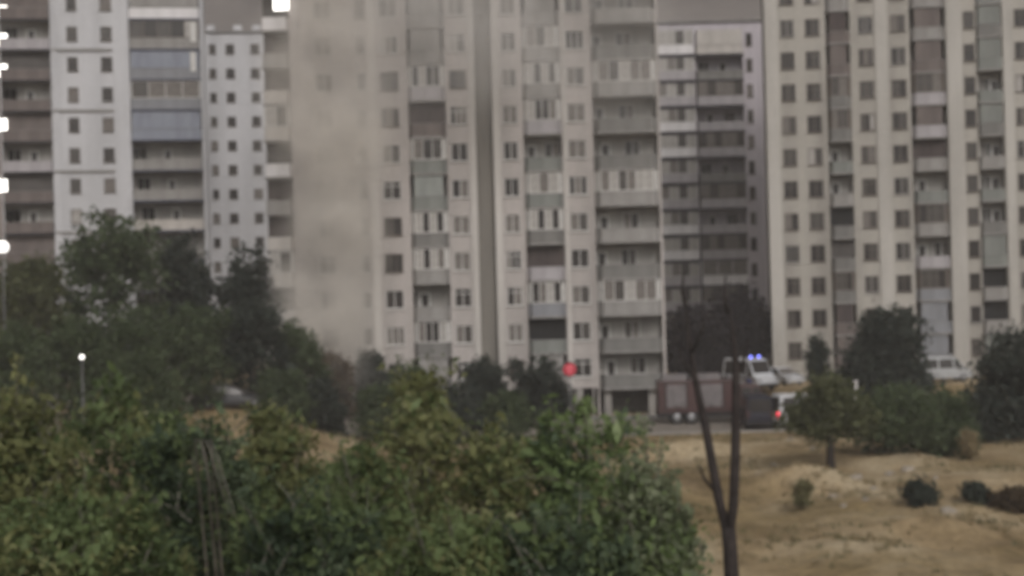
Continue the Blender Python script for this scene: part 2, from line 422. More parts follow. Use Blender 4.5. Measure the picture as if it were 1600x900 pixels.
def add_balcony(b, x0, x1, zf, fh, style, p=0.55, s=0.25, depth=1.3, ph=1.02, slabm='slab', yo=0.0, th=0.17):
    """style: (kind, parapet material, number of bays, looks of bays)"""
    kind, pm = style[0], style[1]
    w = round(x1 - x0, 2)
    bal = link('balcony', parapet_mesh(w, p, s, ph, pm, slabm, 0), b, (x0, yo-0.004, zf))
    link('slab', slab_mesh(w, p, s, slabm, th), bal, (0, 0, 0))
    cap = cached(('cap', w, p, s, ph), lambda: cap_mesh(w, p, s, ph))
    link('rail', cap, bal)
    gh = fh - 0.17 - ph - 0.05
    if kind == 'glaz':
        n = style[2]; fm = style[4] if len(style) > 4 else 'frame_white'
        gw = w - 2*s - 0.02
        link('glazing_frame', glazing_mesh(gw, gh, n, fm), bal, (s+0.01, -p+0.06, ph+0.045))
        pw = (gw-0.07)/n - 0.075
        for i in range(n):
            k = style[3][i % len(style[3])]
            link('pane', pane_mesh(pw, gh-0.15, k), bal, (s+0.01+0.035+(gw-0.07)*(i+0.5)/n, -p+0.062, ph+0.12))
        for sx in (0, 1):                                                # splayed cheek of the glazed front
            mb_key = ('ck', p, s, round(gh, 2), fm, sx)
            def mk():
                mb = MB(); a, c = ((0.03, -0.02), (s-0.01, -p+0.09)) if sx == 0 else ((-s+0.01, -p+0.09), (-0.03, -0.02))
                mb.quadbox([(a[0], a[1], 0), (c[0], c[1], 0), (c[0]+0.03, c[1]+0.03, 0), (a[0]+0.03, a[1]+0.03, 0),
                            (a[0], a[1], gh), (c[0], c[1], gh), (c[0]+0.03, c[1]+0.03, gh), (a[0]+0.03, a[1]+0.03, gh)])
                return mb.mesh('cheek', fm)
            link('cheek', cached(mb_key, mk), bal, (0 if sx == 0 else w-0.03, 0, ph+0.045))
    elif kind == 'shut':
        link('screen_or_shade', panel_mesh(w-2*s-0.04, gh, style[2], 0), bal, (s+0.02, -p+0.12, ph+0.045))
    elif kind == 'inner':                                                # dark panel painted as the shade inside open bays, once a real shutter
        link('screen_or_shade', panel_mesh(w-0.1, fh-0.3, style[2], 0), bal, (0.05, 0.35, 0.05))
    if kind == 'open':
        dw = 0.85
        side = style[2] if len(style) > 2 else 0.25
        door = link('balcony_door', panel_door(fh), b, (x0 + w*side, depth-0.06, zf+0.02))
        link('pane', pane_mesh(0.55, 1.25, 'glass'), door, (0, -0.05, 0.75))
        if w > 1.9:
            for q in ([0.55] if w < 3.5 else [0.42, 0.78]):
                add_window(b, x0 + w*(side+q if side+q < 0.85 else side-0.4), depth-0.05, zf+0.95, min(1.3, w*0.42), 1.4, 2,
                           looks=[rnd.choice(['glass', 'glass_mid', 'curtain']) for _ in range(2)])
    return bal

def cap_mesh(w, p, s, ph):
    mb = MB(); o = [(-0.02, -0.02), (s-0.02, -p-0.03), (w-s+0.02, -p-0.03), (w+0.02, -0.02)]; i_ = [(0.12, -0.02), (s+0.1, -p+0.13), (w-s-0.1, -p+0.13), (w-0.12, -0.02)]
    for i in range(3):
        a, b, c, d = o[i], o[i+1], i_[i+1], i_[i]
        mb.quadbox([(*a, ph+0.002), (*b, ph+0.002), (*c, ph+0.002), (*d, ph+0.002), (*a, ph+0.04), (*b, ph+0.04), (*c, ph+0.04), (*d, ph+0.04)])
    return mb.mesh('rail', 'slab')

def panel_door(fh):
    def mk():
        mb = MB(); mb.box(-0.42, 0.42, -0.04, 0.0, 0, 2.15); return mb.mesh('balcony_door', 'frame_white')
    return cached(('door',), mk)

def make_block(name, label, Y, segs, z0, fh, nfl, depth, mats, sill=0.9, head=2.4, pyref=300, top=0.9, gz=-0.6, strip_d=0.7, ledge=None, yaw=0.0):
    """apartment block: facade is one stepped skin (recesses, reveals, pilasters); windows and balconies are parts"""
    full = []
    last = segs[0][0]
    for sg in segs:
        if sg[0] > last + 0.3: full.append((last, sg[0], 'wall', {}))
        full.append(sg if len(sg) > 3 else (*sg, {})); last = sg[1]
    pxs = [full[0][0]] + [s[1] for s in full]
    us = [at(p, pyref, 1.0)[0] for p in pxs]
    cx = (us[0] + us[-1]) / 2 * Y
    xs = [(u*Y - cx) / (math.cos(yaw) - u*math.sin(yaw)) for u in us]
    root = thing(name, label, 'apartment block', (cx, Y, 0), yaw)
    zs = [gz, z0]; band = ['base']
    for k in range(nfl):
        zf = z0 + k*fh
        zs += [zf+0.10, zf+sill, zf+head, zf+fh-0.17, zf+fh]; band += ['floor', 'lo', 'win', 'hi', 'slab']
    zs.append(zs[-1] + top); band.append('top')
    nx, nz = len(xs)-1, len(zs)-1
    D = np.zeros((nx, nz)); M = np.zeros((nx, nz), int)
    for i, (a, b, kind, o) in enumerate(full):
        if 'm' in o: M[i, :] = o['m']
        for k in range(nz):
            bd = band[k]
            if kind == 'pil': D[i, k] = -o.get('p', 0.14)
            if kind == 'strip': D[i, k] = strip_d
            if kind == 'win' and bd == 'win': D[i, k] = 0.2
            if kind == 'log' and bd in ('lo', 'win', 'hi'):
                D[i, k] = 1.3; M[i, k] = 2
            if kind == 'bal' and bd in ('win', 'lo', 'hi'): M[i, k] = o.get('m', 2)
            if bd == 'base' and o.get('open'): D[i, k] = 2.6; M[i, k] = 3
            if bd == 'top': D[i, k] = min(D[i, k], 0.0)
    vid, mb = {}, MB()
    def V(x, y, z):
        key = (round(x, 4), round(y, 4), round(z, 4))
        if key not in vid: vid[key] = len(mb.v); mb.v.append(key)
        return vid[key]
    def quad(p, mi):
        q = [V(*c) for c in p]
        if len(set(q)) == 4: mb.f.append(tuple(q)); mb.m.append(mi)
    for i in range(nx):
        for k in range(nz):
            x0, x1, za, zb, d = xs[i], xs[i+1], zs[k], zs[k+1], D[i, k]
            quad([(x0, d, za), (x1, d, za), (x1, d, zb), (x0, d, zb)], int(M[i, k]))
            dr = D[i+1, k] if i+1 < nx else depth
            if dr != d:
                mi = int(M[i+1, k] if (i+1 < nx and dr > d) else M[i, k]) if i+1 < nx else 0
                if i+1 < nx and mi == 2 and D[i+1, k] > d: mi = 2
                quad([(x1, d, za), (x1, dr, za), (x1, dr, zb), (x1, d, zb)], mi)
            if i == 0: quad([(x0, depth, za), (x0, d, za), (x0, d, zb), (x0, depth, zb)], 0)
            du = D[i, k+1] if k+1 < nz else depth
            if du != d: quad([(x0, d, zb), (x1, d, zb), (x1, du, zb), (x0, du, zb)], int(M[i, k]) if k+1 < nz else 0)
        quad([(xs[i], depth, zs[0]), (xs[i], depth, zs[-1]), (xs[i+1], depth, zs[-1]), (xs[i+1], depth, zs[0])], 0)
    mb.build('wall', mats, root)
    rf = MB(); rf.box(xs[0]-0.25, xs[-1]+0.25, -0.35, depth+0.25, zs[-1]+0.003, zs[-1]+0.22); rf.build('roof', 'slab', root)
    for i, (a, b, kind, o) in enumerate(full):
        x0, x1 = xs[i], xs[i+1]
        for k in range(nfl):
            zf = z0 + k*fh
            if kind == 'win':
                if k < o.get('from', 0): pass
                lk = o['looks'](k) if 'looks' in o else None
                fmat, nn = o.get('fm', 'frame_white'), o.get('n', 2)
                if rnd.random() < 0.22: fmat = 'par_grey' if fmat == 'frame_brown' else 'frame_brown'
                if nn == 2 and rnd.random() < 0.2: nn, lk = 3, None
                elif rnd.random() < 0.25: lk = None
                add_window(root, (x0+x1)/2, 0.1, zf+sill+0.003, x1-x0-0.01, head-sill-0.006, nn, fmat, lk, o.get('bar', False) or rnd.random() < 0.25)
            elif kind in ('log', 'bal'):
                st = o['styles'](k)
                add_balcony(root, x0, x1, zf+0.004, fh, st, p=o.get('p', 0.55), s=o.get('s', 0.25), depth=1.3 if kind == 'log' else 0.0,
                            slabm=o.get('slab', 'slab'), ph=o.get('ph', 1.02), th=o.get('th', 0.17))
    if ledge:
        for (i0, i1, ks) in ledge:
            for k in ks:
                l_ = MB(); l_.box(xs[i0], xs[i1], -0.10, -0.003, z0+k*fh-0.10, z0+k*fh+0.08); l_.build('ledge', 'par_grey', root)
    return root, xs, full

def on_block(b, px, py, Y):
    """local x, z on a block's facade of a photograph pixel"""
    u, w = at(px, py, 1.0); a = b.rotation_euler.z
    t = (u*Y - b.location.x) / (math.cos(a) - u*math.sin(a))
    return t, CAMZ + (w - CAMZ) * (Y + t*math.sin(a))

def floor_base(px, py, Y, fh, centre):
    """lowest z0 >= 0.4 such that a floor's window centre falls on the pixel"""
    z = at(px, py, Y)[1] - centre
    while z - fh > 0.4: z -= fh
    return z

G, GM, CU, CP = 'glass', 'glass_mid', 'curtain', 'curtain_pale'
def looks_from(s):
    """one word per floor from the ground up: pairs of d(ark) m(id) c(urtain) p(ale)"""
    mp = {'d': G, 'm': GM, 'c': CU, 'p': CP}; w = s.split()
    return lambda k: [mp[c] for c in w[k % len(w)]]

# --- the big cream block in the middle, burning at its left end
YM, FM = 131.0, 2.94
zM = floor_base(611, 298, YM, FM, 1.62)
kM = lambda py: int(round((at(611, py, YM)[1] - 1.62 - zM) / FM))      # photo row -> floor number
def by_row(d, default):
    t = {kM(r): v for r, v in d.items()}
    return lambda k: t.get(k, default[k % len(default)])
B_styles = by_row({70: ('shut', 'par_grey', 'par_grey'), 127: ('glaz', 'par_lilac', 4, [G, CP, G, GM]), 186: ('inner', 'par_brown', 'shut_shade_brown'), 242: ('glaz', 'par_green', 3, [CU, G, GM]),
                   298: ('shut', 'par_green', 'shut_green'), 358: ('glaz', 'par_dim', 4, [CP, G, CP, G]), 412: ('glaz', 'par_grey', 4, [CP, G, CP, CU]),
                   470: ('open', 'par_grey', 0.3), 525: ('glaz', 'par_dim', 4, [CU, G, G, CP])}, [('shut', 'par_grey', 'par_grey'), ('open', 'par_lilac', 0.3)])
E_styles = by_row({70: ('glaz', 'par_grey', 3, [CU, GM, CP]), 127: ('glaz', 'par_grey', 4, [CP, G, CP, GM]), 186: ('glaz', 'par_lilac', 4, [CP, G, G, CU]), 242: ('open', 'par_green', 0.2),
                   298: ('glaz', 'par_green', 3, [CP, CU, CP]), 358: ('glaz', 'par_dim', 4, [CP, G, CP, G]), 412: ('inner', 'par_lilac', 'shut_shade_brown'),
                   470: ('glaz', 'par_blue', 4, [G, CU, CP, G]), 525: ('inner', 'par_green', 'shade_black')}, [('shut', 'par_grey', 'par_grey'), ('glaz', 'par_grey', 3, [CU, CP, GM])])
G_cycle = [('open', 'par_dim', 0.12), ('open', 'par_dim', 0.2), ('glaz', 'par_grey', 6, [CU, CP, GM, CU, CP, CP]), ('open', 'par_grey', 0.15), ('open', 'par_dim', 0.1), ('glaz', 'par_grey', 5, [CU, GM, CP, CU, CU])]
L_cycle = [('inner', 'par_cream', 'shut_shade_brown'), ('glaz', 'par_cream', 2, [CP, G]), ('inner', 'par_white', 'recess_shade'), ('inner', 'par_grey', 'shut_shade_brown')]
segM = [(416, 458, 'log', dict(styles=lambda k: L_cycle[(k*3) % 4], p=0.9, s=0.15)),
        (496, 524, 'win', dict(looks=looks_from('dm cc mc cm'))),
        (561, 577, 'win', dict(n=1, looks=looks_from('d c m d'))),
        (580, 592, 'pil', dict(m=1)),
        (598, 627, 'win', dict(looks=looks_from('dm cc cd dd cc dd cm dd mm cc mm cm mm'))),
        (641, 700, 'log', dict(styles=B_styles, p=0.6, s=0.35)),
        (706, 733, 'win', dict(looks=looks_from('cd cm cd cc dd cm dd dm dm cc cm'))),
        (736, 746, 'pil', dict(m=1)), (746, 773, 'strip', dict(m=4)), (773, 784, 'pil', dict(m=1)),
        (788, 812, 'win', dict(looks=looks_from('md cc dc cm cc mm dm cc cm'))),
        (820, 880, 'log', dict(styles=E_styles, p=0.6, s=0.35, open=True)),
        (882, 888, 'pil', dict(m=1, p=0.06, open=True)),
        (889, 918, 'win', dict(looks=looks_from('dd mm cm dc cm mc dm cc cm cd'), open=True)),
        (920, 926, 'wall', dict(open=True)),
        (929, 1030, 'log', dict(styles=lambda k: G_cycle[(k*5+1) % 6], p=0.75, s=0.45, open=True)),
        (1030, 1034, 'wall', dict())]
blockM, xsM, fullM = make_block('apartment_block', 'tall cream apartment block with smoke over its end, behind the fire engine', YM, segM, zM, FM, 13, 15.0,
    ['cream', 'cream_light', 'recess', 'recess_shade', 'strip_grey'])
for px in (906, 950, 1019):                                               # columns of the open ground floor
    mb = MB(); x = at(px, 620, YM)[0] - blockM.location.x
    mb.box(x-0.28, x+0.28, -0.1, 0.45, -0.5, zM-0.004); mb.build('column', 'concrete', blockM)
lw = MB(); x, z = at(441, 4, YM-0.35)
lw.box(-0.62, 0.62, -0.02, 0.02, 0, 1.0); lw.build('lit_pane', 'lit_window', blockM, (x-blockM.location.x, -1.05, z-0.75))

# --- the warm cream block on the right
YR, FR = 147.0, 2.95
zR = floor_base(1235, 243, YR, FR, 1.62)
kR = lambda py: int(round((at(1235, py, YR)[1] - 1.62 - zR) / FR))
def by_row_r(d, default):
    t = {kR(r): v for r, v in d.items()}
    return lambda k: t.get(k, default[k % len(default)])
C3 = by_row_r({40: ('shut', 'par_brown', 'shut_shade_brown'), 90: ('shut', 'par_brown', 'par_brown'), 140: ('glaz', 'par_dim', 2, [GM, CU], 'frame_brown'), 192: ('glaz', 'par_dim', 3, [CU, GM, GM], 'frame_brown'),
               243: ('open', 'par_green', 0.3), 293: ('open', 'par_grey', 0.3), 343: ('inner', 'par_dim', 'shade_black'), 395: ('inner', 'par_dim', 'recess_shade'),
               447: ('glaz', 'par_dim', 3, [GM, GM, G], 'frame_brown'), 498: ('shut', 'par_brown', 'shut_shade_brown')}, [('shut', 'par_brown', 'par_brown'), ('open', 'par_grey', 0.3)])
C6 = by_row_r({40: ('shut', 'par_grey', 'par_brown'), 90: ('shut', 'par_brown', 'par_brown'), 140: ('glaz', 'par_lilac', 3, [GM, GM, CU], 'frame_brown'), 192: ('shut', 'par_lilac', 'par_brown'),
               243: ('inner', 'par_grey', 'shut_shade_brown'), 293: ('open', 'par_green', 0.3), 343: ('glaz', 'par_grey', 3, [G, GM, GM], 'frame_brown'), 395: ('open', 'par_lilac', 0.25),
               447: ('glaz', 'par_blue', 3, [GM, GM, G], 'frame_brown'), 498: ('shut', 'par_blue', 'par_blue')}, [('shut', 'par_blue', 'par_blue'), ('open', 'par_grey', 0.3)])
C8 = by_row_r({140: ('open', 'par_green', 0.75), 243: ('open', 'par_grey', 0.75), 343: ('open', 'par_dim', 0.7), 447: ('inner', 'par_grey', 'shade_black'), 498: ('inner', 'par_grey', 'shade_black')},
              [('shut', 'par_green', 'par_green'), ('shut', 'par_dim', 'par_green'), ('open', 'par_green', 0.7)])
wr = dict(fm='frame_brown')
segR = [(1201, 1221, 'pil', dict(m=1)), (1225, 1247, 'win', dict(fm='frame_brown', looks=looks_from('mm md dm mm cd dd mm cm md mm'))),
        
        (1264, 1287, 'win', dict(fm='frame_brown', looks=looks_from('dm dd dd dd dm md dd dd cm dd'))),
        (1296, 1334, 'log', dict(styles=C3, p=0.55, s=0.35)), (1335, 1343, 'wall', {}),
        (1347, 1370, 'win', dict(fm='frame_brown', looks=looks_from('dd dm mm dm cm dm mm dm mm cm'))),
        (1373, 1393, 'pil', dict(m=1)),
        (1397, 1421, 'win', dict(fm='frame_brown', looks=looks_from('dd md dd dm mm dm dd md md dm'))),
        (1427, 1482, 'log', dict(styles=C6, p=0.55, s=0.4)), (1484, 1508, 'pil', dict(m=1, p=0.3)),
        (1511, 1529, 'win', dict(n=1, fm='frame_brown', looks=looks_from('m d m d m m d d m d'))),
        (1532, 1571, 'log', dict(styles=C8, p=0.45, s=0.1)), (1573, 1588, 'pil', dict(m=1)),
        (1591, 1615, 'win', dict(fm='frame_brown')), (1622, 1660, 'log', dict(styles=C6)), (1662, 1690, 'pil', dict(m=1))]
blockR, xsR, _ = make_block('apartment_block', 'warm cream apartment block with square windows and pale upright piers, beside the emergency vehicles', YR, segR, zR, FR, 14, 16.0,
    ['warm_cream', 'warm_light', 'recess', 'recess_shade'], sill=0.8, head=2.35, yaw=R(-8))

# --- the white and brown tower on the left
YK, FK = 157.0, 2.94
zK = floor_base(120, 242, YK, FK, 1.6)
kK = lambda py: int(round((at(120, py, YK)[1] - 1.6 - zK) / FK))
def by_row_k(d, default):
    t = {kK(r): v for r, v in d.items()}
    return lambda k: t.get(k, default[k % len(default)])
K5 = by_row_k({5: ('shut', 'par_white', 'par_grey'), 53: ('glaz', 'par_grey', 5, [GM, G, GM, G, CP], 'frame_brown'), 102: ('shut', 'par_blue', 'shut_blue'), 148: ('glaz', 'par_blue', 4, [GM, CU, CU, CU]),
               195: ('shut', 'shut_blue', 'shut_blue'), 242: ('open', 'par_grey', 0.5), 290: ('open', 'par_grey', 0.55), 338: ('open', 'par_cream', 0.6)}, [('open', 'par_grey', 0.5)])
K0c = [('open', 'par_brown', 0.55), ('inner', 'par_brown', 'par_brown'), ('open', 'par_lilac', 0.6), ('inner', 'par_brown', 'recess_shade')]
segK = [(-75, -18, 'log', dict(styles=lambda k: K0c[k % 4], slab='slab_dark')), (-16, 4, 'strip', dict(m=4)),
        (6, 84, 'log', dict(styles=lambda k: K0c[(k*3+1) % 4], p=0.5, s=0.1, slab='slab_dark')),
        (86, 96, 'pil', dict(m=1)), (110, 127, 'win', dict(n=1, fm='frame_brown', looks=looks_from('m d c d m d m'))),
        (163, 181, 'win', dict(n=1, fm='frame_brown', looks=looks_from('d c d d d m d'))), (196, 206, 'pil', dict(m=1)),
        (208, 318, 'log', dict(styles=K5, p=0.8, s=0.1, slab='slab_navy', m=0)), (318, 324, 'wall', dict())]
for i_ in (0, 2): segK[i_][3]['m'] = 5
blockK, xsK, fullK = make_block('apartment_tower', 'white tower with brown balcony bays and blue grey shuttered balconies, behind the tall green tree', YK, segK, zK, FK, 15, 16.0,
    ['white_wall', 'white_wall', 'recess', 'recess_shade', 'brown_wall', 'brown_wall'], sill=0.85, head=2.25, yaw=R(10))
ci = [i for i, s in enumerate(fullK) if s[0] == 86][0]
for k in range(1, 15, 2):
    mb = MB(); mb.box(xsK[ci], xsK[ci+5], -0.22, -0.145, zK+k*FK-0.12, zK+k*FK+0.1); mb.build('ledge', 'par_grey', blockK)
for py in (18, 62, 110, 195, 290):                                        # lit landings of the brown stair strip
    x, z = on_block(blockK, 0, py, YK); mb = MB(); mb.box(-0.62, 0.62, -0.02, 0.02, -0.6, 0.6)
    mb.build('lit_window', 'lit_window', blockK, (x, 0.25, z))
for py in (52, 98):
    x, z = on_block(blockK, 302, py, YK); mb = MB(); mb.box(-0.28, 0.28, -0.02, 0.02, -0.95, 0.95)
    mb.build('end_panel', 'frame_white', blockK, (x, -0.83, z))  # bright reflection on the end glazing, done as white paint

# --- the slim white tower further back
YL, FL = 199.0, 2.96
zL = floor_base(366, 227, YL, FL, 1.6)
nL = int(round((at(366, 40, YL)[1] - zL) / FL))
segL = [(322, 330, 'pil', dict(m=1)), (332, 343, 'win', dict(n=1, fm='frame_brown', looks=looks_from('m c m d c'))),
        (358, 372, 'win', dict(n=1, fm='frame_brown', looks=looks_from('d d m d d c'))),
        (397, 411, 'win', dict(n=1, fm='frame_brown', looks=looks_from('d m d d d'))), (414, 420, 'pil', dict(m=1))]
blockL, xsL, _ = make_block('apartment_tower', 'slim white tower with three rows of small dark windows, far behind', YL, segL, zL, FL, nL, 14.0,
    ['white_wall', 'white_wall', 'recess', 'recess_shade'], sill=0.95, head=2.15, top=0.6, yaw=R(8))
for sx in (xsL[0]+0.5, 0.0, xsL[-1]-1.5):
    mb = MB(); zt = zL + nL*FL + 0.6 + 0.22
    mb.box(sx, sx+1.0, 0.5, 3.0, zt+0.003, zt+0.8); mb.build('vent_stack', 'white_wall', blockL)

# --- the lilac grey block in the gap
YI, FI = 188.0, 2.96
zI = floor_base(1140, 183, YI, FI, 1.6)
Ic = [('open', 'par_lilac', 0.3), ('glaz', 'par_lilac', 6, [GM, CU, GM, CU, CU, GM], 'frame_brown'), ('open', 'par_dim', 0.6), ('glaz', 'par_lilac', 5, [CU, GM, CU], 'frame_brown')]
kI = lambda py: int(round((at(1140, py, YI)[1] - 1.6 - zI) / FI))
Irow = {kI(55): ('shut', 'par_cream', 'par_cream'), kI(403): ('glaz', 'par_white', 3, [CU, CU, CU])}
Hc = [('glaz', 'par_white', 4, [CP, CP, GM, CP]), ('glaz', 'par_lilac', 4, [CP, CU, GM, CP]), ('glaz', 'par_lilac', 4, [CU, CP, GM, CP]), ('glaz', 'par_white', 4, [CP, CU, GM, CP])]
segI = [(1004, 1024, 'wall', {}), (1028, 1090, 'log', dict(styles=lambda k: Hc[(k*3) % 4], p=1.3, s=0.15, slab='slab_dark', th=0.42, m=2)),
        (1092, 1166, 'log', dict(styles=lambda k: Irow.get(k, Ic[(k*3+1) % 4]), p=0.8, s=0.1, slab='slab_dark', th=0.22)), (1166, 1170, 'wall', {}),
        (1171, 1181, 'win', dict(n=1, fm='frame_brown')), (1184, 1215, 'wall', {})]
blockI, xsI, _ = make_block('apartment_block', 'lilac grey block with long balconies seen in the gap between the two cream blocks', YI, segI, zI, FI, int(round((at(1140, 40, YI)[1] - 0.8 - zI) / FI)), 14.0,
    ['lilac_wall', 'slab_dark', 'recess_lilac', 'recess_shade'], top=0.8)

# ------------------------------------------------------------------ vegetation
def leaf_mesh(name, centres, spread, per, size, m, droop=0.35, ratio=0.45):
    """leaf-sized pointed faces gathered round clump centres"""
    c = np.repeat(np.asarray(centres, float), per, axis=0); n = len(c)
    pos = c + nrg.normal(size=(n, 3)) * np.asarray(spread)
    d = nrg.normal(size=(n, 3)); d[:, 2] -= droop; d /= np.linalg.norm(d, axis=1, keepdims=True)
    u = np.cross(d, nrg.normal(size=(n, 3))); u /= np.linalg.norm(u, axis=1, keepdims=True) + 1e-9
    L = size * (0.5 + nrg.gamma(2.0, 0.28, (n, 1))); W = L * ratio
    nn = np.cross(d, u)
    v = np.stack([pos - d*L*0.5, pos + u*W*0.5 + nn*W*0.12, pos + d*L*0.5, pos - u*W*0.5 + nn*W*0.12], 1).reshape(-1, 3)
    me = bpy.data.meshes.new(name)
    me.vertices.add(4*n); me.vertices.foreach_set('co', v.ravel())
    me.loops.add(4*n); me.loops.foreach_set('vertex_index', np.arange(4*n, dtype=np.int32))
    me.polygons.add(n); me.polygons.foreach_set('loop_start', np.arange(0, 4*n, 4, dtype=np.int32)); me.polygons.foreach_set('loop_total', np.full(n, 4, dtype=np.int32))
    me.materials.append(MATS[m]); me.update(calc_edges=True)
    return me

def clumps(lobes, n):
    """clump centres spread through uneven lobes (cx, cy, cz, rx, ry, rz)"""
    lobes = np.asarray(lobes, float); vol = (lobes[:, 3]*lobes[:, 4]*lobes[:, 5])**0.8
    pick = nrg.choice(len(lobes), n, p=vol/vol.sum())
    d = nrg.normal(size=(n, 3)); d /= np.linalg.norm(d, axis=1, keepdims=True)
    r = nrg.uniform(0.25, 1.0, (n, 1))**0.55
    return lobes[pick, :3] + d*r*lobes[pick, 3:]

def tree(name, label, cat, px, top, hw, Y, base_frac, m, leaf=0.22, n=170, per=26, lobes=6, trunk=0.16, bark='bark', group=None, squash=1.0, lean=0.0, sparse=1.0, bottom=None):
    """tree or shrub: px centre, pixel row of its top, half width in pixels, distance Y; base_frac: share of height left bare"""
    xw, ztop = at(px, top, Y)
    gz = float(height(xw, Y)); H = ztop - gz; hwm = hw * Y / F
    root = thing(name, label, cat, (xw, Y, gz), 0.0, group)
    zb = H*base_frac if bottom is None else max(0.2, at(px, bottom, Y)[1] - gz)
    ch = H - zb
    lb = [(0, 0, zb + ch*0.42, hwm*0.74, hwm*0.70, ch*0.42), (lean*0.4, 0, H - ch*0.28, hwm*0.56, hwm*0.55, ch*0.27)]
    if Y < 50:
        lb = [(0, 0, zb + ch*0.36, hwm*0.66, hwm*0.66, ch*0.36), (rnd.uniform(-.3, .3)*hwm, 0, H - ch*0.22, hwm*0.34, hwm*0.4, ch*0.21), (rnd.uniform(-.6, .6)*hwm, 0, H - ch*0.34, hwm*0.26, hwm*0.3, ch*0.2)]
    for i in range(lobes):
        a = rnd.uniform(0, 2*math.pi); rr = rnd.uniform(0.5, 0.8)*hwm; t = rnd.uniform(0.08, 0.85)
        sz = rnd.uniform(0.28, 0.46)*hwm*(1.12-t*0.3)
        lb.append((rr*math.cos(a)*(1.08-0.4*t)+lean*t*0.5, rr*math.sin(a)*(1.08-0.4*t)*squash, zb+ch*t, sz, sz, min(sz*rnd.uniform(0.7, 1.1), ch*0.3)))
    # clip lobes into the outline
    lb = [(x, y, min(z, H-rz*0.95), rx, ry, rz) for x, y, z, rx, ry, rz in lb]
    n = int(n*1.9) if Y > 50 else int(n*1.25)
    cs = clumps(lb, n)
    if Y < 50:                                                            # loose sprigs that break the outline
        sp_ = []; stm = MB()
        for q in range(30):
            a = rnd.uniform(0, 2*math.pi); rr = hwm*rnd.uniform(0.1, 0.8); zz = zb + ch*(0.98 - 0.55*(rr/hwm)**2)
            dx, dy, dz = rnd.gauss(0, 0.3), rnd.gauss(0, 0.3), rnd.uniform(0.25, 1.0); ln = rnd.uniform(0.3, 0.85) if q > 6 else rnd.uniform(0.9, 1.5)
            k0 = len(sp_)
            for t in np.linspace(-0.5, 1, 9): sp_.append((rr*math.cos(a)+dx*ln*t, rr*math.sin(a)+dy*ln*t, zz-0.35+dz*ln*t-0.25*ln*max(0, t)**2))
            stm.tube([sp_[k0], sp_[k0+3], sp_[k0+6], sp_[k0+8]], [0.016, 0.012, 0.009, 0.004], 4)
        tag(link('stems', stm.mesh('stems', 'twig'), root), kind='stuff')
        sprig = leaf_mesh('sprigs', np.array(sp_), (leaf*0.45,)*3, 5, leaf*0.95, m, ratio=0.42)
        link('sprigs', sprig, root)
    if Y < 50:
        alt = {'leaf_green': 'leaf_olive', 'leaf_olive': 'leaf_green', 'leaf_bright': 'leaf_deep', 'leaf_deep': 'leaf_green', 'leaf_sage': 'leaf_bright'}[m]
        link('foliage', leaf_mesh('foliage', cs[::3], (leaf*1.5*sparse, leaf*1.5*sparse, leaf*1.4*sparse), per, leaf*0.9, alt, ratio=0.42), root)
        cs = np.delete(cs, np.s_[::3], axis=0)
    link('crown', leaf_mesh('crown', cs, (leaf*1.1*sparse, leaf*1.1*sparse, leaf*0.9*sparse), per, leaf, m, ratio=0.6 if Y > 50 else 0.5), root)
    tb = MB(); top_z = zb + ch*0.7
    path = [(0, 0, -0.4)] + [(lean*0.3*t + rnd.uniform(-.04, .04)*H*0.3, rnd.uniform(-.04, .04)*H*0.3, top_z*t) for t in (0.3, 0.6, 1.0)]
    tb.tube(path, [trunk*1.25, trunk, trunk*0.72, trunk*0.25], 8)
    tb.build('trunk', bark, root, smooth=True)
    lm = MB()
    for q in range(min(16, len(cs))):
        c = cs[q]; t = min(0.95, max(0.2, (c[2]*0.6)/max(top_z, .1)))
        s0 = Vector(path[1]).lerp(Vector(path[3]), t); e = Vector(c); mid = s0.lerp(e, 0.55) + Vector((0, 0, 0.08*H*rnd.uniform(-0.3, 1)))
        lm.tube([s0, mid, e], [trunk*0.42, trunk*0.25, trunk*0.08], 5)
    lm.build('limbs', bark, root, smooth=True)
    return root

# far trees, left bank
tree('broadleaf_tree', 'tallest green tree, before the white tower at left', 'tree', 170, 322, 118, 118, 0.1, 'leaf_far', 0.34, 240, 26, 8, 0.25)
tree('broadleaf_tree', 'olive tree at the edge of the picture, left of the tallest tree', 'tree', 38, 392, 95, 112, 0.1, 'leaf_far_olive', 0.32, 200, 24, 7, 0.22)
tree('broadleaf_tree', 'dark tree between the tallest tree and the slim white tower', 'tree', 285, 362, 72, 124, 0.08, 'leaf_far_dark', 0.32, 200, 24, 6, 0.22)
tree('broadleaf_tree', 'rounded tree below the slim white tower, beside the smoke', 'tree', 388, 374, 62, 126, 0.1, 'leaf_far_dark', 0.3, 190, 24, 6, 0.2)
for px, top, hw, Y, m, lab in (
        (20, 500, 80, 96, 'leaf_far', 'low green shrub at the left edge under the olive tree'),
        (115, 492, 75, 100, 'leaf_far', 'shrub under the tallest tree, beside the globe lamp'),
        (205, 478, 80, 104, 'leaf_far', 'round green shrub in front of the tallest tree trunk'),
        (300, 470, 80, 108, 'leaf_far', 'broad green shrub behind the parked grey car'),
        (395, 458, 75, 112, 'leaf_far_dark', 'dark bluish shrub under the rounded tree'),
        (462, 500, 50, 116, 'leaf_far', 'grey green shrub at the foot of the smoke'),
        (225, 545, 62, 92, 'leaf_far', 'shrub left of the parked grey car')):
    tree('shrub', lab, 'shrub', px, top, hw, Y, 0.03, m, 0.26, 170, 24, 6, 0.07)
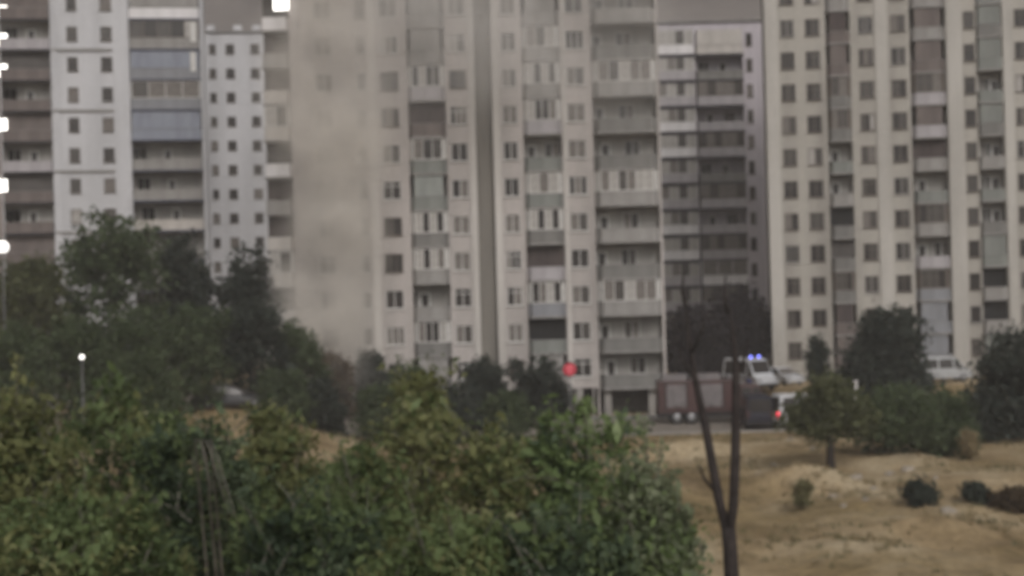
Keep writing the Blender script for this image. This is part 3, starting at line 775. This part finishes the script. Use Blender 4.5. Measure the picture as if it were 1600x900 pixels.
for px, top, hw, Y, m, lab in (
        (515, 548, 42, 122, 'leaf_rust', 'brownish bush at the base of the smoke column'),
        (575, 545, 38, 124, 'leaf_far_dark', 'small dark bush below the smoke, beside the cream block'),
        (640, 560, 50, 122, 'leaf_far', 'green bush at the foot of the cream block'),
        (752, 556, 42, 124, 'leaf_far_dark', 'dark bush at the foot of the grey strip of the cream block'),
        (838, 552, 66, 121, 'leaf_far_dark', 'big dark round bush beside the red round sign')):
    tree('bush', lab, 'bush', px, top, hw, Y, 0.03, m, 0.24, 170, 24, 6, 0.07)
for px, top, hw, Y, m, lab in (
        (445, 578, 46, 109, 'leaf_far', 'low green bush beside the parked grey car, towards the smoke'),
        (500, 590, 36, 110, 'leaf_far_dark', 'low dark bush in front of the brownish bush'),
        (592, 596, 46, 110, 'leaf_far', 'low bush in front of the street, left of the tall thin shrub'),
        (712, 598, 44, 110, 'leaf_far_dark', 'low dark bush in front of the street, right of the tall thin shrub'),
        (795, 612, 44, 110, 'leaf_far', 'low green bush in front of the big dark round bush')):
    tree('bush', lab, 'bush', px, top, hw, Y, 0.02, m, 0.24, 130, 24, 8, 0.06, sparse=1.2)
# right side
tree('broadleaf_tree', 'dark plum coloured tree behind the fire engine', 'tree', 1078, 478, 58, 150, 0.03, 'leaf_far_plum', 0.36, 220, 24, 12, 0.2, sparse=1.5)
tree('broadleaf_tree', 'dark plum coloured tree behind the ambulance, at the corner of the warm cream block', 'tree', 1160, 452, 60, 153, 0.03, 'leaf_far_plum', 0.36, 220, 24, 12, 0.2, sparse=1.5)
tree('cypress_tree', 'narrow dark cypress at the corner of the warm cream block', 'tree', 1277, 520, 19, 128, 0.05, 'leaf_far_dark', 0.22, 110, 26, 8, 0.1)
tree('broadleaf_tree', 'very dark round tree in front of the warm cream block', 'tree', 1382, 478, 80, 130, 0.05, 'leaf_far_dark', 0.34, 260, 26, 12, 0.2, sparse=1.3)
tree('broadleaf_tree', 'dark tree at the right edge of the picture', 'tree', 1578, 512, 74, 104, 0.04, 'leaf_far_dark', 0.3, 230, 26, 12, 0.18, sparse=1.3)
tree('small_tree', 'small green tree with a thin straight trunk on the sandy ground', 'tree', 1294, 588, 66, 88, 0.36, 'leaf_far_olive', 0.24, 150, 24, 12, 0.2, sparse=1.3)
tree('small_tree', 'broad low green tree, middle of the three on the sandy ground', 'tree', 1392, 598, 84, 93, 0.10, 'leaf_far', 0.24, 180, 24, 13, 0.12, sparse=1.4)
tree('small_tree', 'low green tree beside the dark tree at the right edge', 'tree', 1476, 606, 56, 96, 0.06, 'leaf_far', 0.24, 130, 24, 10, 0.1, sparse=1.3)
tree('bush', 'small dark bush standing alone on the pale mound', 'bush', 1432, 754, 30, 74, 0.02, 'leaf_far_dark', 0.15, 80, 20, 6, 0.03)
tree('bush', 'small dry bush beside the pale mound', 'bush', 1252, 748, 15, 76, 0.02, 'straw_green', 0.12, 45, 20, 3, 0.03)
tree('bush', 'low green bush beside the rust brown bush', 'bush', 1526, 758, 24, 73, 0.02, 'leaf_far_dark', 0.14, 70, 22, 4, 0.03)
tree('bush', 'rust brown bush at the right edge of the sandy ground', 'bush', 1584, 765, 48, 72, 0.02, 'leaf_rust', 0.15, 120, 22, 5, 0.03)
tree('bush', 'small pale yellow bush under the dark tree at right', 'bush', 1514, 668, 15, 92, 0.02, 'straw', 0.14, 50, 20, 3, 0.03)

# near shrubs on the slope
near = [
    (40, 606, 125, 25, 'leaf_olive', 'yellowish shrub in the near left corner', 0.10, 1.0),
    (180, 580, 130, 27, 'leaf_green', 'tall green shrub reaching up toward the globe lamp', 0.10, 0.9),
    (318, 650, 108, 24, 'leaf_deep', 'dark near shrub with long arching twigs', 0.09, 1.0),
    (425, 622, 92, 28, 'leaf_olive', 'yellow green shrub below the parked grey car', 0.10, 1.2),
    (555, 694, 95, 26, 'leaf_green', 'green shrub in front of the pale sandy gap', 0.10, 1.1),
    (655, 556, 78, 31, 'leaf_olive', 'tall thin yellow green shrub in front of the cream block', 0.11, 1.5),
    (765, 665, 90, 27, 'leaf_olive', 'loose yellowish shrub between two greener ones', 0.10, 1.3),
    (905, 630, 135, 27, 'leaf_bright', 'bright green near shrub below the red round sign', 0.11, 0.9),
    (1022, 715, 80, 24, 'leaf_sage', 'greyish green shrub at the foot of the forked trunk', 0.10, 1.2),
    (130, 770, 160, 21, 'leaf_green', 'low green shrub along the bottom at left', 0.09, 1.0),
    (470, 790, 130, 21, 'leaf_deep', 'low dark green shrub along the bottom in the middle', 0.09, 1.0),
    (690, 800, 120, 20, 'leaf_green', 'low green shrub along the bottom, under the yellowish one', 0.09, 1.0),
    (880, 800, 130, 20.5, 'leaf_deep', 'low dark shrub under the bright green one', 0.09, 1.0),
]
for px, top, hw, Y, m, lab, lf, sp in near:
    r = tree('near_shrub', lab, 'shrub', px, top, hw, Y, 0.05, m, lf*1.2, 380, 26 if sp < 1.3 else 17, 14, 0.05, 'twig', sparse=sp*0.85, bottom=1000)


# forked bare tree in front of the street
def forked_tree():
    Y = 29.0
    def P(px, py, dy=0.0):
        x, z = at(px, py, Y); return Vector((x, Y+dy, z))
    b = P(1142, 900); gz = float(height(b.x, Y))
    root = thing('forked_tree', 'bare dark forked tree trunk rising in front of the fire engine', 'tree', (b.x, Y, gz)); o = Vector((b.x, Y, gz))
    def tb(name, pts, rad, n=9):
        m = MB(); m.tube([p - o for p in pts], rad, n); return m.build(name, 'bark', root, smooth=True)
    tb('trunk', [Vector((b.x+0.05, Y, gz-0.3)), Vector((b.x+0.02, Y, gz+1.5)), P(1143, 900), P(1141, 860), P(1138, 825)], [0.21, 0.17, 0.135, 0.13, 0.13])
    tb('stem', [P(1139, 840), P(1146, 790), P(1149, 720), P(1150, 640), P(1150, 575), P(1146, 530), P(1141, 480)], [0.082, 0.09, 0.085, 0.078, 0.068, 0.045, 0.013])
    tb('stem', [P(1137, 838), P(1124, 780, .1), P(1112, 710, .2), P(1103, 655, .3), P(1094, 615, .35), P(1086, 570, .4), P(1079, 525, .4), P(1074, 470, .4)], [0.08, 0.086, 0.08, 0.073, 0.064, 0.047, 0.03, 0.01])
    for pts in ([(1092, 600), (1072, 566), (1060, 524), (1056, 490)], [(1150, 600), (1164, 566), (1170, 528)], [(1084, 552), (1098, 520), (1106, 488)], [(1074, 480), (1068, 455), (1070, 425)], [(1141, 490), (1136, 460), (1138, 430)], [(1120, 770), (1104, 752), (1096, 730)], [(1148, 690), (1164, 662), (1168, 636)]):
        k = rnd.uniform(-0.3, 0.4)
        tb('twig', [P(x, y, .3 + k*i*0.5) for i, (x, y) in enumerate(pts)], [0.035, 0.026, 0.016, 0.008][:len(pts)], 5)
forked_tree()

def twig_spray(px, py, Y, targets, label):
    x, z = at(px, py, Y); gz = float(height(x, Y)); root = thing('arching_twigs', label, 'twigs', (x, Y, gz)); o = Vector((x, Y, gz))
    for (qx, qy, bend) in targets:
        ex, ez = at(qx, qy, Y); mx, mz = at((px+qx)/2, (py+qy)/2 - bend, Y)
        k = rnd.uniform(-.25, .25)
        m = MB(); m.tube([Vector((x + k*0.3, Y+1.2, gz)) - o, Vector((x+k, Y+1.0, (gz+z)/2)) - o, Vector((x+k, Y+0.3, z)) - o, Vector((mx, Y-0.4, mz)) - o, Vector((ex, Y-0.6, ez)) - o], [0.025, 0.022, 0.018, 0.014, 0.006], 5)
        m.build('twig', 'twig', root, smooth=True)
twig_spray(300, 690, 22, [(372, 800, 50), (398, 860, 62), (345, 760, 40)], 'pale arching bare twigs drooping over the dark near shrub')

# ------------------------------------------------------------------ dry grass and stones on the open ground
def tufts():
    n = 9000
    x = nrg.uniform(-14, 36, n); y = nrg.uniform(48, 112, n)
    keep = (np.sin(x*0.5+y*0.23) + np.sin(x*0.21-y*0.41) + nrg.normal(size=n)*0.5) > 0.35
    x, y = x[keep], y[keep]; z = height(x, y)
    c = np.stack([x, y, z+0.06], -1)
    def blades(cc, per, L, m, nm, lab):
        q = np.repeat(cc, per, axis=0); k = len(q); base = q + nrg.normal(size=(k, 3))*np.array([0.10, 0.10, 0.0]); base[:, 2] -= 0.08
        tip = base + nrg.normal(size=(k, 3))*np.array([0.09, 0.09, 0.0]); tip[:, 2] += L*nrg.uniform(0.4, 1.2, k)
        side = nrg.normal(size=(k, 3))*0.018; side[:, 2] = 0
        v = np.stack([base-side, base+side, tip], 1).reshape(-1, 3)
        me = bpy.data.meshes.new(nm); me.vertices.add(3*k); me.vertices.foreach_set('co', v.ravel())
        me.loops.add(3*k); me.loops.foreach_set('vertex_index', np.arange(3*k, dtype=np.int32))
        me.polygons.add(k); me.polygons.foreach_set('loop_start', np.arange(0, 3*k, 3, dtype=np.int32)); me.polygons.foreach_set('loop_total', np.full(k, 3, dtype=np.int32))
        me.materials.append(MATS[m]); me.update(calc_edges=True)
        tag(link(nm, me), lab, 'grass', kind='stuff')
    h = len(c)*3//4
    blades(c[:h], 12, 0.30, 'straw', 'dry_grass', 'straw coloured dry grass over the sandy ground')
    blades(c[h:], 12, 0.26, 'straw_green', 'weedy_grass', 'sparse greenish weeds among the dry grass')
tufts()
def stones():
    pts = [(1300, 770), (1352, 782), (1392, 742), (1338, 748), (1420, 735), (1462, 748), (1318, 792), (1270, 700), (1210, 722), (1235, 690), (1480, 800), (1365, 770), (1300, 755), (1186, 742)]
    STONE = ['pale stone on the crest of the pale mound', 'stone at the foot of the pale mound, left of the lone dark bush', 'stone between the thin trunk and the lone dark bush', 'stone just right of the thin tree trunk',
             'stone uphill of the lone dark bush', 'stone right of the lone dark bush, uphill', 'lowest stone in front of the pale mound', 'stone left of the thin tree trunk', 'stone near the forked trunk, downhill',
             'stone near the forked trunk, by the street', 'stone right of the lone dark bush, downhill', 'stone in the middle of the pale mound', 'stone beside the thin trunk, downhill of it', 'stone closest to the forked trunk']
    for i, (px, py) in enumerate(pts):
        u, w = at(px, py, 1.0); Y = 80.0
        for _ in range(12): Y = (float(height(u*Y, Y)) - CAMZ) / (w - CAMZ)
        s = rnd.uniform(0.14, 0.34); mb = MB()
        prof = [(-0.5*s, 0.5*s), (-0.1*s, 1.0*s), (0.35*s, 0.8*s), (0.6*s, 0.35*s)]
        mb.lathe((0, 0, 0), (rnd.uniform(-.2, .2), rnd.uniform(-.2, .2), 1), prof, 7)
        mb.v = [(a*rnd.uniform(0.8, 1.6), b*rnd.uniform(0.8, 1.2), c*rnd.uniform(0.85, 1.1)) for a, b, c in mb.v]
        tag(mb.build('stone', 'stone', None, (u*Y, Y, float(height(u*Y, Y))+0.04)), STONE[i], 'stone', 'stones strewn over the sandy ground')
stones()

# ------------------------------------------------------------------ vehicles
def wheel(parent, x, y, r, w=0.24):
    mb = MB(); s = 1 if y > 0 else -1
    mb.lathe((0, -w/2, 0), (0, 1, 0), [(0, r*0.72), (0.02, r*0.96), (w*0.25, r), (w*0.75, r), (w-0.02, r*0.96), (w, r*0.72)], 20)
    t = mb.build('wheel', 'rubber', parent, (x, y, r), smooth=True)
    rm = MB(); rm.lathe((0, s*(w/2-0.01), 0), (0, s, 0), [(0, r*0.62), (0.03, r*0.60), (0.012, r*0.3), (0.03, r*0.12)], 16)
    rm.build('rim', 'rim_metal', t, smooth=True)

def hull(prof, half, tumble_z, tumble):
    """side profile (x, z) pulled across the width; above tumble_z the sides lean in"""
    mb = MB(); n = len(prof)
    for s in (-1, 1):
        for x, z in prof:
            y = half - max(0, z - tumble_z)*tumble
            mb.v.append((x, s*y, z))
    mb.f.append(tuple(range(n))); mb.f.append(tuple(n + i for i in reversed(range(n))))
    for i in range(n):
        j = (i+1) % n; mb.f.append((j, i, n+i, n+j))
    mb.m = [0]*len(mb.f)
    return mb

def side_panel(parent, name, pts, half, tz, tb, m, proud=0.012, thick=0.02):
    """flat panel on both flanks following the lean: one object for each flank"""
    for s in (-1, 1):
        mb = MB(); n = len(pts)
        for d in (proud, -thick):
            for x, z in pts: mb.v.append((x, s*(half - max(0, z-tz)*tb + d), z))
        mb.f.append(tuple(range(n))); mb.f.append(tuple(n+i for i in reversed(range(n))))
        for i in range(n): mb.f.append((i, (i+1) % n, n+(i+1) % n, n+i))
        mb.m = [0]*len(mb.f)
        mb.build(name, m, parent)

def end_panel(parent, name, xz, half0, half1, m, d):
    (x0, z0), (x1, z1) = xz; mb = MB()
    mb.quadbox([(x0+d, -half0, z0), (x0+d, half0, z0), (x0-d, half0, z0), (x0-d, -half0, z0), (x1+d, -half1, z1), (x1+d, half1, z1), (x1-d, half1, z1), (x1-d, -half1, z1)])
    mb.build(name, m, parent)

def minivan(name, label, cat, loc, rz, paint, L=4.8, H=2.35, W=1.95, beacon=False, lit_tail=False, stripe=None):
    """one-box van: +x is the nose"""
    r = thing(name, label, cat, loc, rz); h = W/2; a, b = -L/2, L/2; tz, tb = 1.15, 0.12
    prof = [(a, 0.32), (a-0.02, 0.95), (a+0.06, H*0.62), (a+0.14, H-0.1), (a+0.35, H), (b-1.75, H), (b-1.45, H-0.08), (b-0.62, 1.18), (b-0.12, 0.98), (b, 0.72), (b-0.02, 0.32)]
    hull(prof, h, tz, tb).build('body', paint, r, bevel=0.05)
    z0, z1 = 1.22, H-0.22
    side_panel(r, 'front_window', [(b-1.55, z0), (b-0.78, z0), (b-1.52, z1), (b-1.62, z1)], h, tz, tb, 'glass')
    mid = (a+0.3 + b-1.68)/2
    side_panel(r, 'side_window', [(mid+0.08, z0), (b-1.70, z0), (b-1.76, z1), (mid+0.08, z1)], h, tz, tb, 'glass')
    side_panel(r, 'rear_window', [(a+0.32, z0), (mid-0.08, z0), (mid-0.08, z1), (a+0.40, z1)], h, tz, tb, 'glass')
    end_panel(r, 'windscreen', ((b-0.68, 1.24), (b-1.38, H-0.2)), h-0.14, h-0.22, 'glass', 0.02)
    end_panel(r, 'tailgate_window', ((a+0.045, z0+0.05), (a+0.10, z1)), h-0.16, h-0.22, 'glass', 0.05)
    for x in (a+0.85, b-0.85):
        for s in (-1, 1): wheel(r, x, s*(h-0.10), 0.33)
    bm = MB(); bm.box(a-0.07, a-0.02, -h+0.08, h-0.08, 0.35, 0.62); bm.build('bumper', 'chassis', r)
    bm = MB(); bm.box(b-0.01, b+0.05, -h+0.08, h-0.08, 0.33, 0.6); bm.build('bumper', 'chassis', r)
    for s in (-1, 1):
        t = MB(); t.box(a-0.06, a+0.10, s*(h-0.13)-0.09, s*(h-0.13)+0.15, 0.85, 1.35); t.build('tail_lamp', 'tail_red' if lit_tail else 'engine_red', r)
        t = MB(); t.box(b-0.20, b-0.02, s*(h-0.22)-0.16, s*(h-0.22)+0.16, 0.78, 0.95); t.build('headlight', 'rim_metal', r)
        t = MB(); t.box(b-1.15, b-1.0, s*(h+0.11)-0.10, s*(h+0.11)+0.10, 1.18, 1.36); t.build('mirror', 'chassis', r)
    if stripe: side_panel(r, 'stripe', [(a+0.1, 0.88), (b-0.35, 0.88), (b-0.35, 1.05), (a+0.1, 1.05)], h, tz, tb, stripe)
    if beacon:
        bb = MB(); bb.box(b-1.95, b-1.72, -h+0.35, h-0.35, H+0.003, H+0.05); lb = bb.build('light_bar', 'chassis', r)
        for s in (-1, 1):
            t = MB(); t.lathe((b-1.83, s*0.42, H+0.05), (0, 0, 1), [(0, 0.13), (0.12, 0.12), (0.2, 0.06)], 12); t.build('beacon', 'beacon_blue', lb, smooth=True)
    return r

def hatchback(name, label, cat, loc, rz, paint, L=4.2, H=1.48, W=1.74):
    r = thing(name, label, cat, loc, rz); h = W/2; a, b = -L/2, L/2; tz, tb = 0.85, 0.30
    prof = [(a, 0.28), (a-0.03, 0.75), (a+0.12, 0.95), (a+0.55, H-0.06), (a+0.95, H), (a+2.0, H), (b-1.45, 0.93), (b-0.25, 0.78), (b, 0.55), (b-0.03, 0.25)]
    hull(prof, h, tz, tb).build('body', paint, r, bevel=0.05)
    z0, z1 = 0.95, H-0.12
    side_panel(r, 'front_window', [(a+1.72, z0), (b-1.55, z0), (a+2.02, z1), (a+1.72, z1)], h, tz, tb, 'glass')
    side_panel(r, 'rear_window', [(a+0.5, z0), (a+1.62, z0), (a+1.62, z1), (a+0.72, z1)], h, tz, tb, 'glass')
    end_panel(r, 'windscreen', ((b-1.46, 0.98), (a+2.12, H-0.07)), h-0.14, h-0.26, 'curtain', 0.03)
    end_panel(r, 'tailgate_window', ((a+0.16, 1.0), (a+0.48, H-0.12)), h-0.16, h-0.26, 'glass', 0.03)
    for x in (a+0.75, b-0.8):
        for s in (-1, 1): wheel(r, x, s*(h-0.09), 0.30, 0.2)
    for s in (-1, 1):
        t = MB(); t.box(a-0.05, a+0.1, s*(h-0.14)-0.1, s*(h-0.14)+0.1, 0.72, 0.92); t.build('tail_lamp', 'engine_red', r)
        t = MB(); t.box(b-0.16, b+0.0, s*(h-0.2)-0.15, s*(h-0.2)+0.15, 0.58, 0.72); t.build('headlight', 'rim_metal', r)
        t = MB(); t.box(b-1.62, b-1.48, s*(h+0.08)-0.09, s*(h+0.08)+0.09, 0.93, 1.07); t.build('mirror', 'chassis', r)
    return r

def fire_engine():
    Y = 122.0; xa, _ = at(1027, 640, Y); xb = at(1152, 640, Y)[0]
    Lb = xb - xa; gz = float(height((xa+xb)/2, Y)) + 0.03
    r = thing('fire_engine', 'dark red fire engine with two pale roller shutters, parked in front of the cream block', 'fire engine', (xa, Y, gz)); W = 2.5; h = W/2
    def bx(name, m, x0, x1, y0, y1, z0, z1, parent=r, bev=0.0):
        mb = MB(); mb.box(x0, x1, y0, y1, z0, z1); return mb.build(name, m, parent, bevel=bev)
    bx('chassis', 'chassis', 0.1, Lb+1.9, -0.55, 0.55, 0.5, 0.85)
    body = bx('body', 'engine_red', 0.0, Lb, -h, h, 0.86, 3.25, bev=0.04)
    bx('side_skirt', 'chassis', 0.0, 1.1, -h+0.02, h-0.02, 0.55, 0.855)
    bx('side_skirt', 'chassis', 2.75, Lb, -h+0.02, h-0.02, 0.55, 0.855)
    for x0, x1 in ((0.62, 2.05), (3.15, 4.75)):                            # roller shutters, slat by slat
        sh = bx('roller_shutter', 'shutter_metal', x0, x1, -h-0.02, -h-0.003, 1.25, 2.95)
        for i in range(12):
            z = 1.27 + i*0.14
            bx('slat', 'shutter_metal', x0+0.03, x1-0.03, -h-0.045, -h-0.021, z, z+0.115, sh)
        bx('shutter_frame', 'chassis', x0-0.10, x0-0.01, -h-0.05, -h-0.003, 1.15, 3.05); bx('shutter_frame', 'chassis', x1+0.01, x1+0.10, -h-0.05, -h-0.003, 1.15, 3.05)
        bx('handle', 'chassis', (x0+x1)/2-0.2, (x0+x1)/2+0.2, -h-0.075, -h-0.046, 1.32, 1.38, sh)
    bx('roof_locker', 'shutter_metal', 0.35, 2.1, -h+0.15, -0.15, 3.253, 3.72); bx('roof_locker', 'shutter_metal', 2.85, 4.6, -h+0.15, -0.15, 3.253, 3.72)
    lad = bx('ladder', 'steel', 0.2, Lb+0.8, 0.25, 0.32, 3.45, 3.55)
    bx('ladder_rail', 'steel', 0.2, Lb+0.8, 0.75, 0.82, 3.45, 3.55, lad)
    for i in range(16): bx('rung', 'steel', 0.4+i*0.38, 0.45+i*0.38, 0.32, 0.75, 3.48, 3.53, lad)
    for x in (1.0, Lb-0.8): bx('ladder_mount', 'chassis', x, x+0.12, 0.2, 0.9, 3.253, 3.447)
    # cab at the right end
    c0 = Lb + 0.08
    prof = [(c0, 0.6), (c0, 2.75), (c0+0.1, 2.85), (c0+1.35, 2.85), (c0+1.85, 1.75), (c0+2.0, 1.6), (c0+2.05, 0.6)]
    hull(prof, h-0.04, 1.6, 0.06).build('cab', 'engine_red', r, bevel=0.05)
    side_panel(r, 'cab_window', [(c0+0.95, 1.7), (c0+1.72, 1.7), (c0+1.36, 2.6), (c0+0.95, 2.6)], h-0.04, 1.6, 0.06, 'glass')
    side_panel(r, 'crew_window', [(c0+0.12, 1.7), (c0+0.82, 1.7), (c0+0.82, 2.6), (c0+0.12, 2.6)], h-0.04, 1.6, 0.06, 'glass')
    end_panel(r, 'windscreen', ((c0+1.87, 1.78), (c0+1.42, 2.76)), h-0.2, h-0.24, 'glass', 0.02)
    bx('bumper', 'car_white', c0+2.03, c0+2.2, -h, h, 0.5, 0.85)
    lb = bx('light_bar', 'chassis', c0+0.7, c0+1.05, -0.9, 0.9, 2.853, 2.93)
    for s in (-1, 1):
        t = MB(); t.lathe((c0+0.87, s*0.7, 2.93), (0, 0, 1), [(0, 0.14), (0.14, 0.13), (0.22, 0.06)], 12); t.build('beacon', 'beacon_off', lb, smooth=True)
        t = MB(); t.box(c0+2.0, c0+2.08, s*0.9-0.2, s*0.9+0.2, 0.95, 1.2); t.build('headlight', 'rim_metal', r)
        t = MB(); t.box(-0.05, -0.002, s*1.0-0.14, s*1.0+0.14, 0.95, 1.25); t.build('tail_lamp', 'engine_red', r)
    for x in (1.35, 2.42, c0+1.0):
        for s in (-1, 1): wheel(r, x, s*(h-0.2), 0.5, 0.34)
fire_engine()

def on_ground(px, Y, dz=0.0):
    x = at(px, 600, Y)[0]; return (x, Y, float(height(x, Y)) + dz)
minivan('ambulance', 'white ambulance with lit blue beacons behind the dark van', 'ambulance', on_ground(1172, 137.5), R(-62), 'car_white', 5.2, 2.65, 2.1, beacon=True, stripe='engine_red')
minivan('van', 'dark navy van seen from behind, next to the fire engine', 'van', on_ground(1181, 117.0, 0.03), R(88), 'car_navy', 4.9, 2.35, 1.95)
minivan('minivan', 'white minivan with a red tail lamp lit, in front of the dark van', 'minivan', on_ground(1251, 114.8, 0.03), R(12), 'car_white', 4.1, 2.5, 1.95, lit_tail=True)
hatchback('car', 'white car parked up the side road, above the white minivan', 'car', on_ground(1226, 143), R(-70), 'car_white')
hatchback('car', 'dark grey car parked on the bank under the left shrubs', 'car', on_ground(362, 110, 0.05), R(8), 'car_grey', 4.7, 1.7)
minivan('van', 'pale van parked between the very dark round tree and the warm cream block', 'van', on_ground(1474, 141), R(4), 'car_silver', 4.6, 2.2)

# ------------------------------------------------------------------ sign, lamps, posts
def round_sign():
    Y = 117.0; x, z = at(890, 577, Y); gz = float(height(x, Y))
    r = thing('round_sign', 'red lit round sign on a thin post beside the dark round bush', 'sign', (x, Y, gz)); H = z - gz
    mb = MB(); mb.tube([(0, 0.08, -0.3), (0, 0.08, H+0.2)], [0.06, 0.05], 8); mb.build('post', 'steel', r, smooth=True)
    mb = MB(); mb.lathe((0, 0.03, H), (0, -1, 0), [(0, 0.54), (0.06, 0.54), (0.09, 0.50)], 28); mb.build('housing', 'sign_back', r, smooth=False)
    mb = MB(); mb.lathe((0, -0.062, H), (0, -1, 0), [(0, 0.47), (0.02, 0.46)], 28); mb.build('sign_face', 'red_lamp', r)
    mb = MB(); mb.box(-0.26, 0.26, -0.10, -0.084, H+0.12, H+0.22); mb.box(-0.06, 0.06, -0.10, -0.084, H-0.3, H+0.12); mb.build('mark', 'red_letter', r)
round_sign()

def globe_lamp(px, py, Y, rad, label):
    x, z = at(px, py, Y); gz = float(height(x, Y)); r = thing('globe_lamp', label, 'lamp', (x, Y, gz)); H = z - gz
    mb = MB(); mb.tube([(0, 0, -0.3), (0, 0, H*0.5), (0, 0, H-rad)], [0.06, 0.05, 0.04], 8); mb.build('post', 'steel', r, smooth=True)
    mb = MB(); mb.lathe((0, 0, H-rad*1.15), (0, 0, 1), [(0, 0.07), (0.05, rad*0.5), (0.09, rad*0.5)], 14); mb.build('collar', 'steel', r)
    mb = MB(); mb.lathe((0, 0, H), (0, 0, 1), [(rad*math.sin(R(t)), max(0.01, rad*math.cos(R(t)))) for t in range(-80, 91, 17)], 16); mb.build('globe', 'lamp_glow', r, smooth=True)
globe_lamp(128, 558, 88, 0.14, 'small white globe lamp on a post above the near shrubs')
globe_lamp(4, 386, 100, 0.38, 'large glowing globe lamp at the left edge by the tower')
def post(px, top, Y, label, w=0.09, m='par_white'):
    x, z = at(px, top, Y); gz = float(height(x, Y)); mb = MB()
    mb.box(-w, w, -w, w, -0.3, z-gz); mb.box(-w*1.3, w*1.3, -w*1.3, w*1.3, z-gz+0.002, z-gz+0.06)
    tag(mb.build('marker_post', m, None, (x, Y, gz)), label, 'post')
post(1337, 596, 108, 'short white marker post among the small green trees')

# ------------------------------------------------------------------ smoke and haze
def smoke(name, label, x0, x1, y0, y1, z0, z1, dens, color, setup):
    """closed volume whose density is a rising billow: noise shaped by a soft column"""
    mb = MB(); mb.box(x0, x1, y0, y1, z0, z1)
    m = bpy.data.materials.new(name); m.use_nodes = True
    n, l = m.node_tree.nodes, m.node_tree.links; n.clear()
    out = n.new('ShaderNodeOutputMaterial'); pv = n.new('ShaderNodeVolumePrincipled')
    pv.inputs['Color'].default_value = (*color, 1); pv.inputs['Anisotropy'].default_value = 0.0
    l.new(pv.outputs[0], out.inputs['Volume'])
    tc = n.new('ShaderNodeTexCoord'); sp = n.new('ShaderNodeSeparateXYZ'); l.new(tc.outputs['Object'], sp.inputs[0])
    def M(op, a, b=0.0, c=None):
        k = n.new('ShaderNodeMath'); k.operation = op
        for i, q in enumerate((a, b) if c is None else (a, b, c)):
            if isinstance(q, (int, float)): k.inputs[i].default_value = q
            else: l.new(q, k.inputs[i])
        return k.outputs[0]
    def MR(v, a, b, c=0.0, d=1.0):
        k = n.new('ShaderNodeMapRange'); k.interpolation_type = 'SMOOTHSTEP'; l.new(v, k.inputs[0])
        for i, q in enumerate((a, b, c, d)): k.inputs[1+i].default_value = q
        return k.outputs[0]
    def noise(s, d, sz=(1, 1, 1)):
        mp = n.new('ShaderNodeMapping'); mp.inputs['Scale'].default_value = sz; l.new(tc.outputs['Object'], mp.inputs['Vector'])
        k = n.new('ShaderNodeTexNoise'); k.inputs['Scale'].default_value = s; k.inputs['Detail'].default_value = d; l.new(mp.outputs[0], k.inputs['Vector']); return k.outputs[0]
    den = setup(M, MR, noise, sp.outputs)
    l.new(M('MULTIPLY', den, dens), pv.inputs['Density'])
    MATS[name] = m
    o = mb.build(name, name); tag(o, label, 'smoke', kind='stuff')
    return o
xs0 = at(522, 300, 126)[0]
def plume(M, MR, noise, s):
    wob = M('MULTIPLY', M('SUBTRACT', noise(0.11, 3), 0.5), 8.0)
    cx = M('ADD', xs0-0.9, M('MULTIPLY', s[2], 0.02))
    dx = M('ABSOLUTE', M('SUBTRACT', M('ADD', s[0], wob), cx))
    col_ = MR(dx, 5.4, 0.8)
    edge = M('MULTIPLY', MR(s[2], 0.6, 5.0), M('MULTIPLY', MR(s[1], 119.0, 122.0), MR(s[1], 130.2, 127.5)))
    ends = M('MULTIPLY', MR(s[0], xs0-9.5, xs0-6), MR(s[0], xs0+9.5, xs0+6))
    bil = MR(noise(0.19, 5), 0.41, 0.60)
    up = MR(s[2], 16.0, 34.0, 1.0, 0.45)
    return M('MULTIPLY', M('MULTIPLY', M('MULTIPLY', col_, up), M('ADD', 0.20, M('MULTIPLY', bil, 1.15))), M('MULTIPLY', edge, ends))
smoke('smoke', 'thick beige smoke rising in front of the end of the cream block', xs0-10, xs0+10, 118.5, 130.3, 0.3, 52, 0.26, (0.99, 0.945, 0.885), plume)
def drift(M, MR, noise, s):
    xa, xb = at(560, 50, 124)[0], at(1100, 50, 124)[0]
    e = M('MULTIPLY', M('MULTIPLY', MR(s[0], xa-8, xa+2), MR(s[0], xb, xb-9)), M('MULTIPLY', MR(s[1], 119.5, 122), MR(s[1], 128, 126)))
    return M('MULTIPLY', M('MULTIPLY', e, MR(s[2], 20, 33)), MR(noise(0.12, 3), 0.3, 0.62))
smoke('drifting_smoke', 'thin grey smoke drifting across the upper floors of the cream block', at(520, 50, 124)[0]-6, at(1100, 50, 124)[0]+2, 119, 128.5, 17, 52, 0.13, (0.985, 0.965, 0.945), drift)

hz = MB(); hz.box(-1000, 1000, -80, 1500, -2.0, 190)
m = bpy.data.materials.new('haze'); m.use_nodes = True; m.node_tree.nodes.clear()
pv = m.node_tree.nodes.new('ShaderNodeVolumePrincipled'); ho = m.node_tree.nodes.new('ShaderNodeOutputMaterial')
pv.inputs['Color'].default_value = (0.85, 0.83, 0.84, 1); pv.inputs['Density'].default_value = 0.0006
m.node_tree.links.new(pv.outputs[0], ho.inputs['Volume']); MATS['haze'] = m
tag(hz.build('haze', 'haze'), 'thin smoky haze hanging over the whole place', kind='stuff')
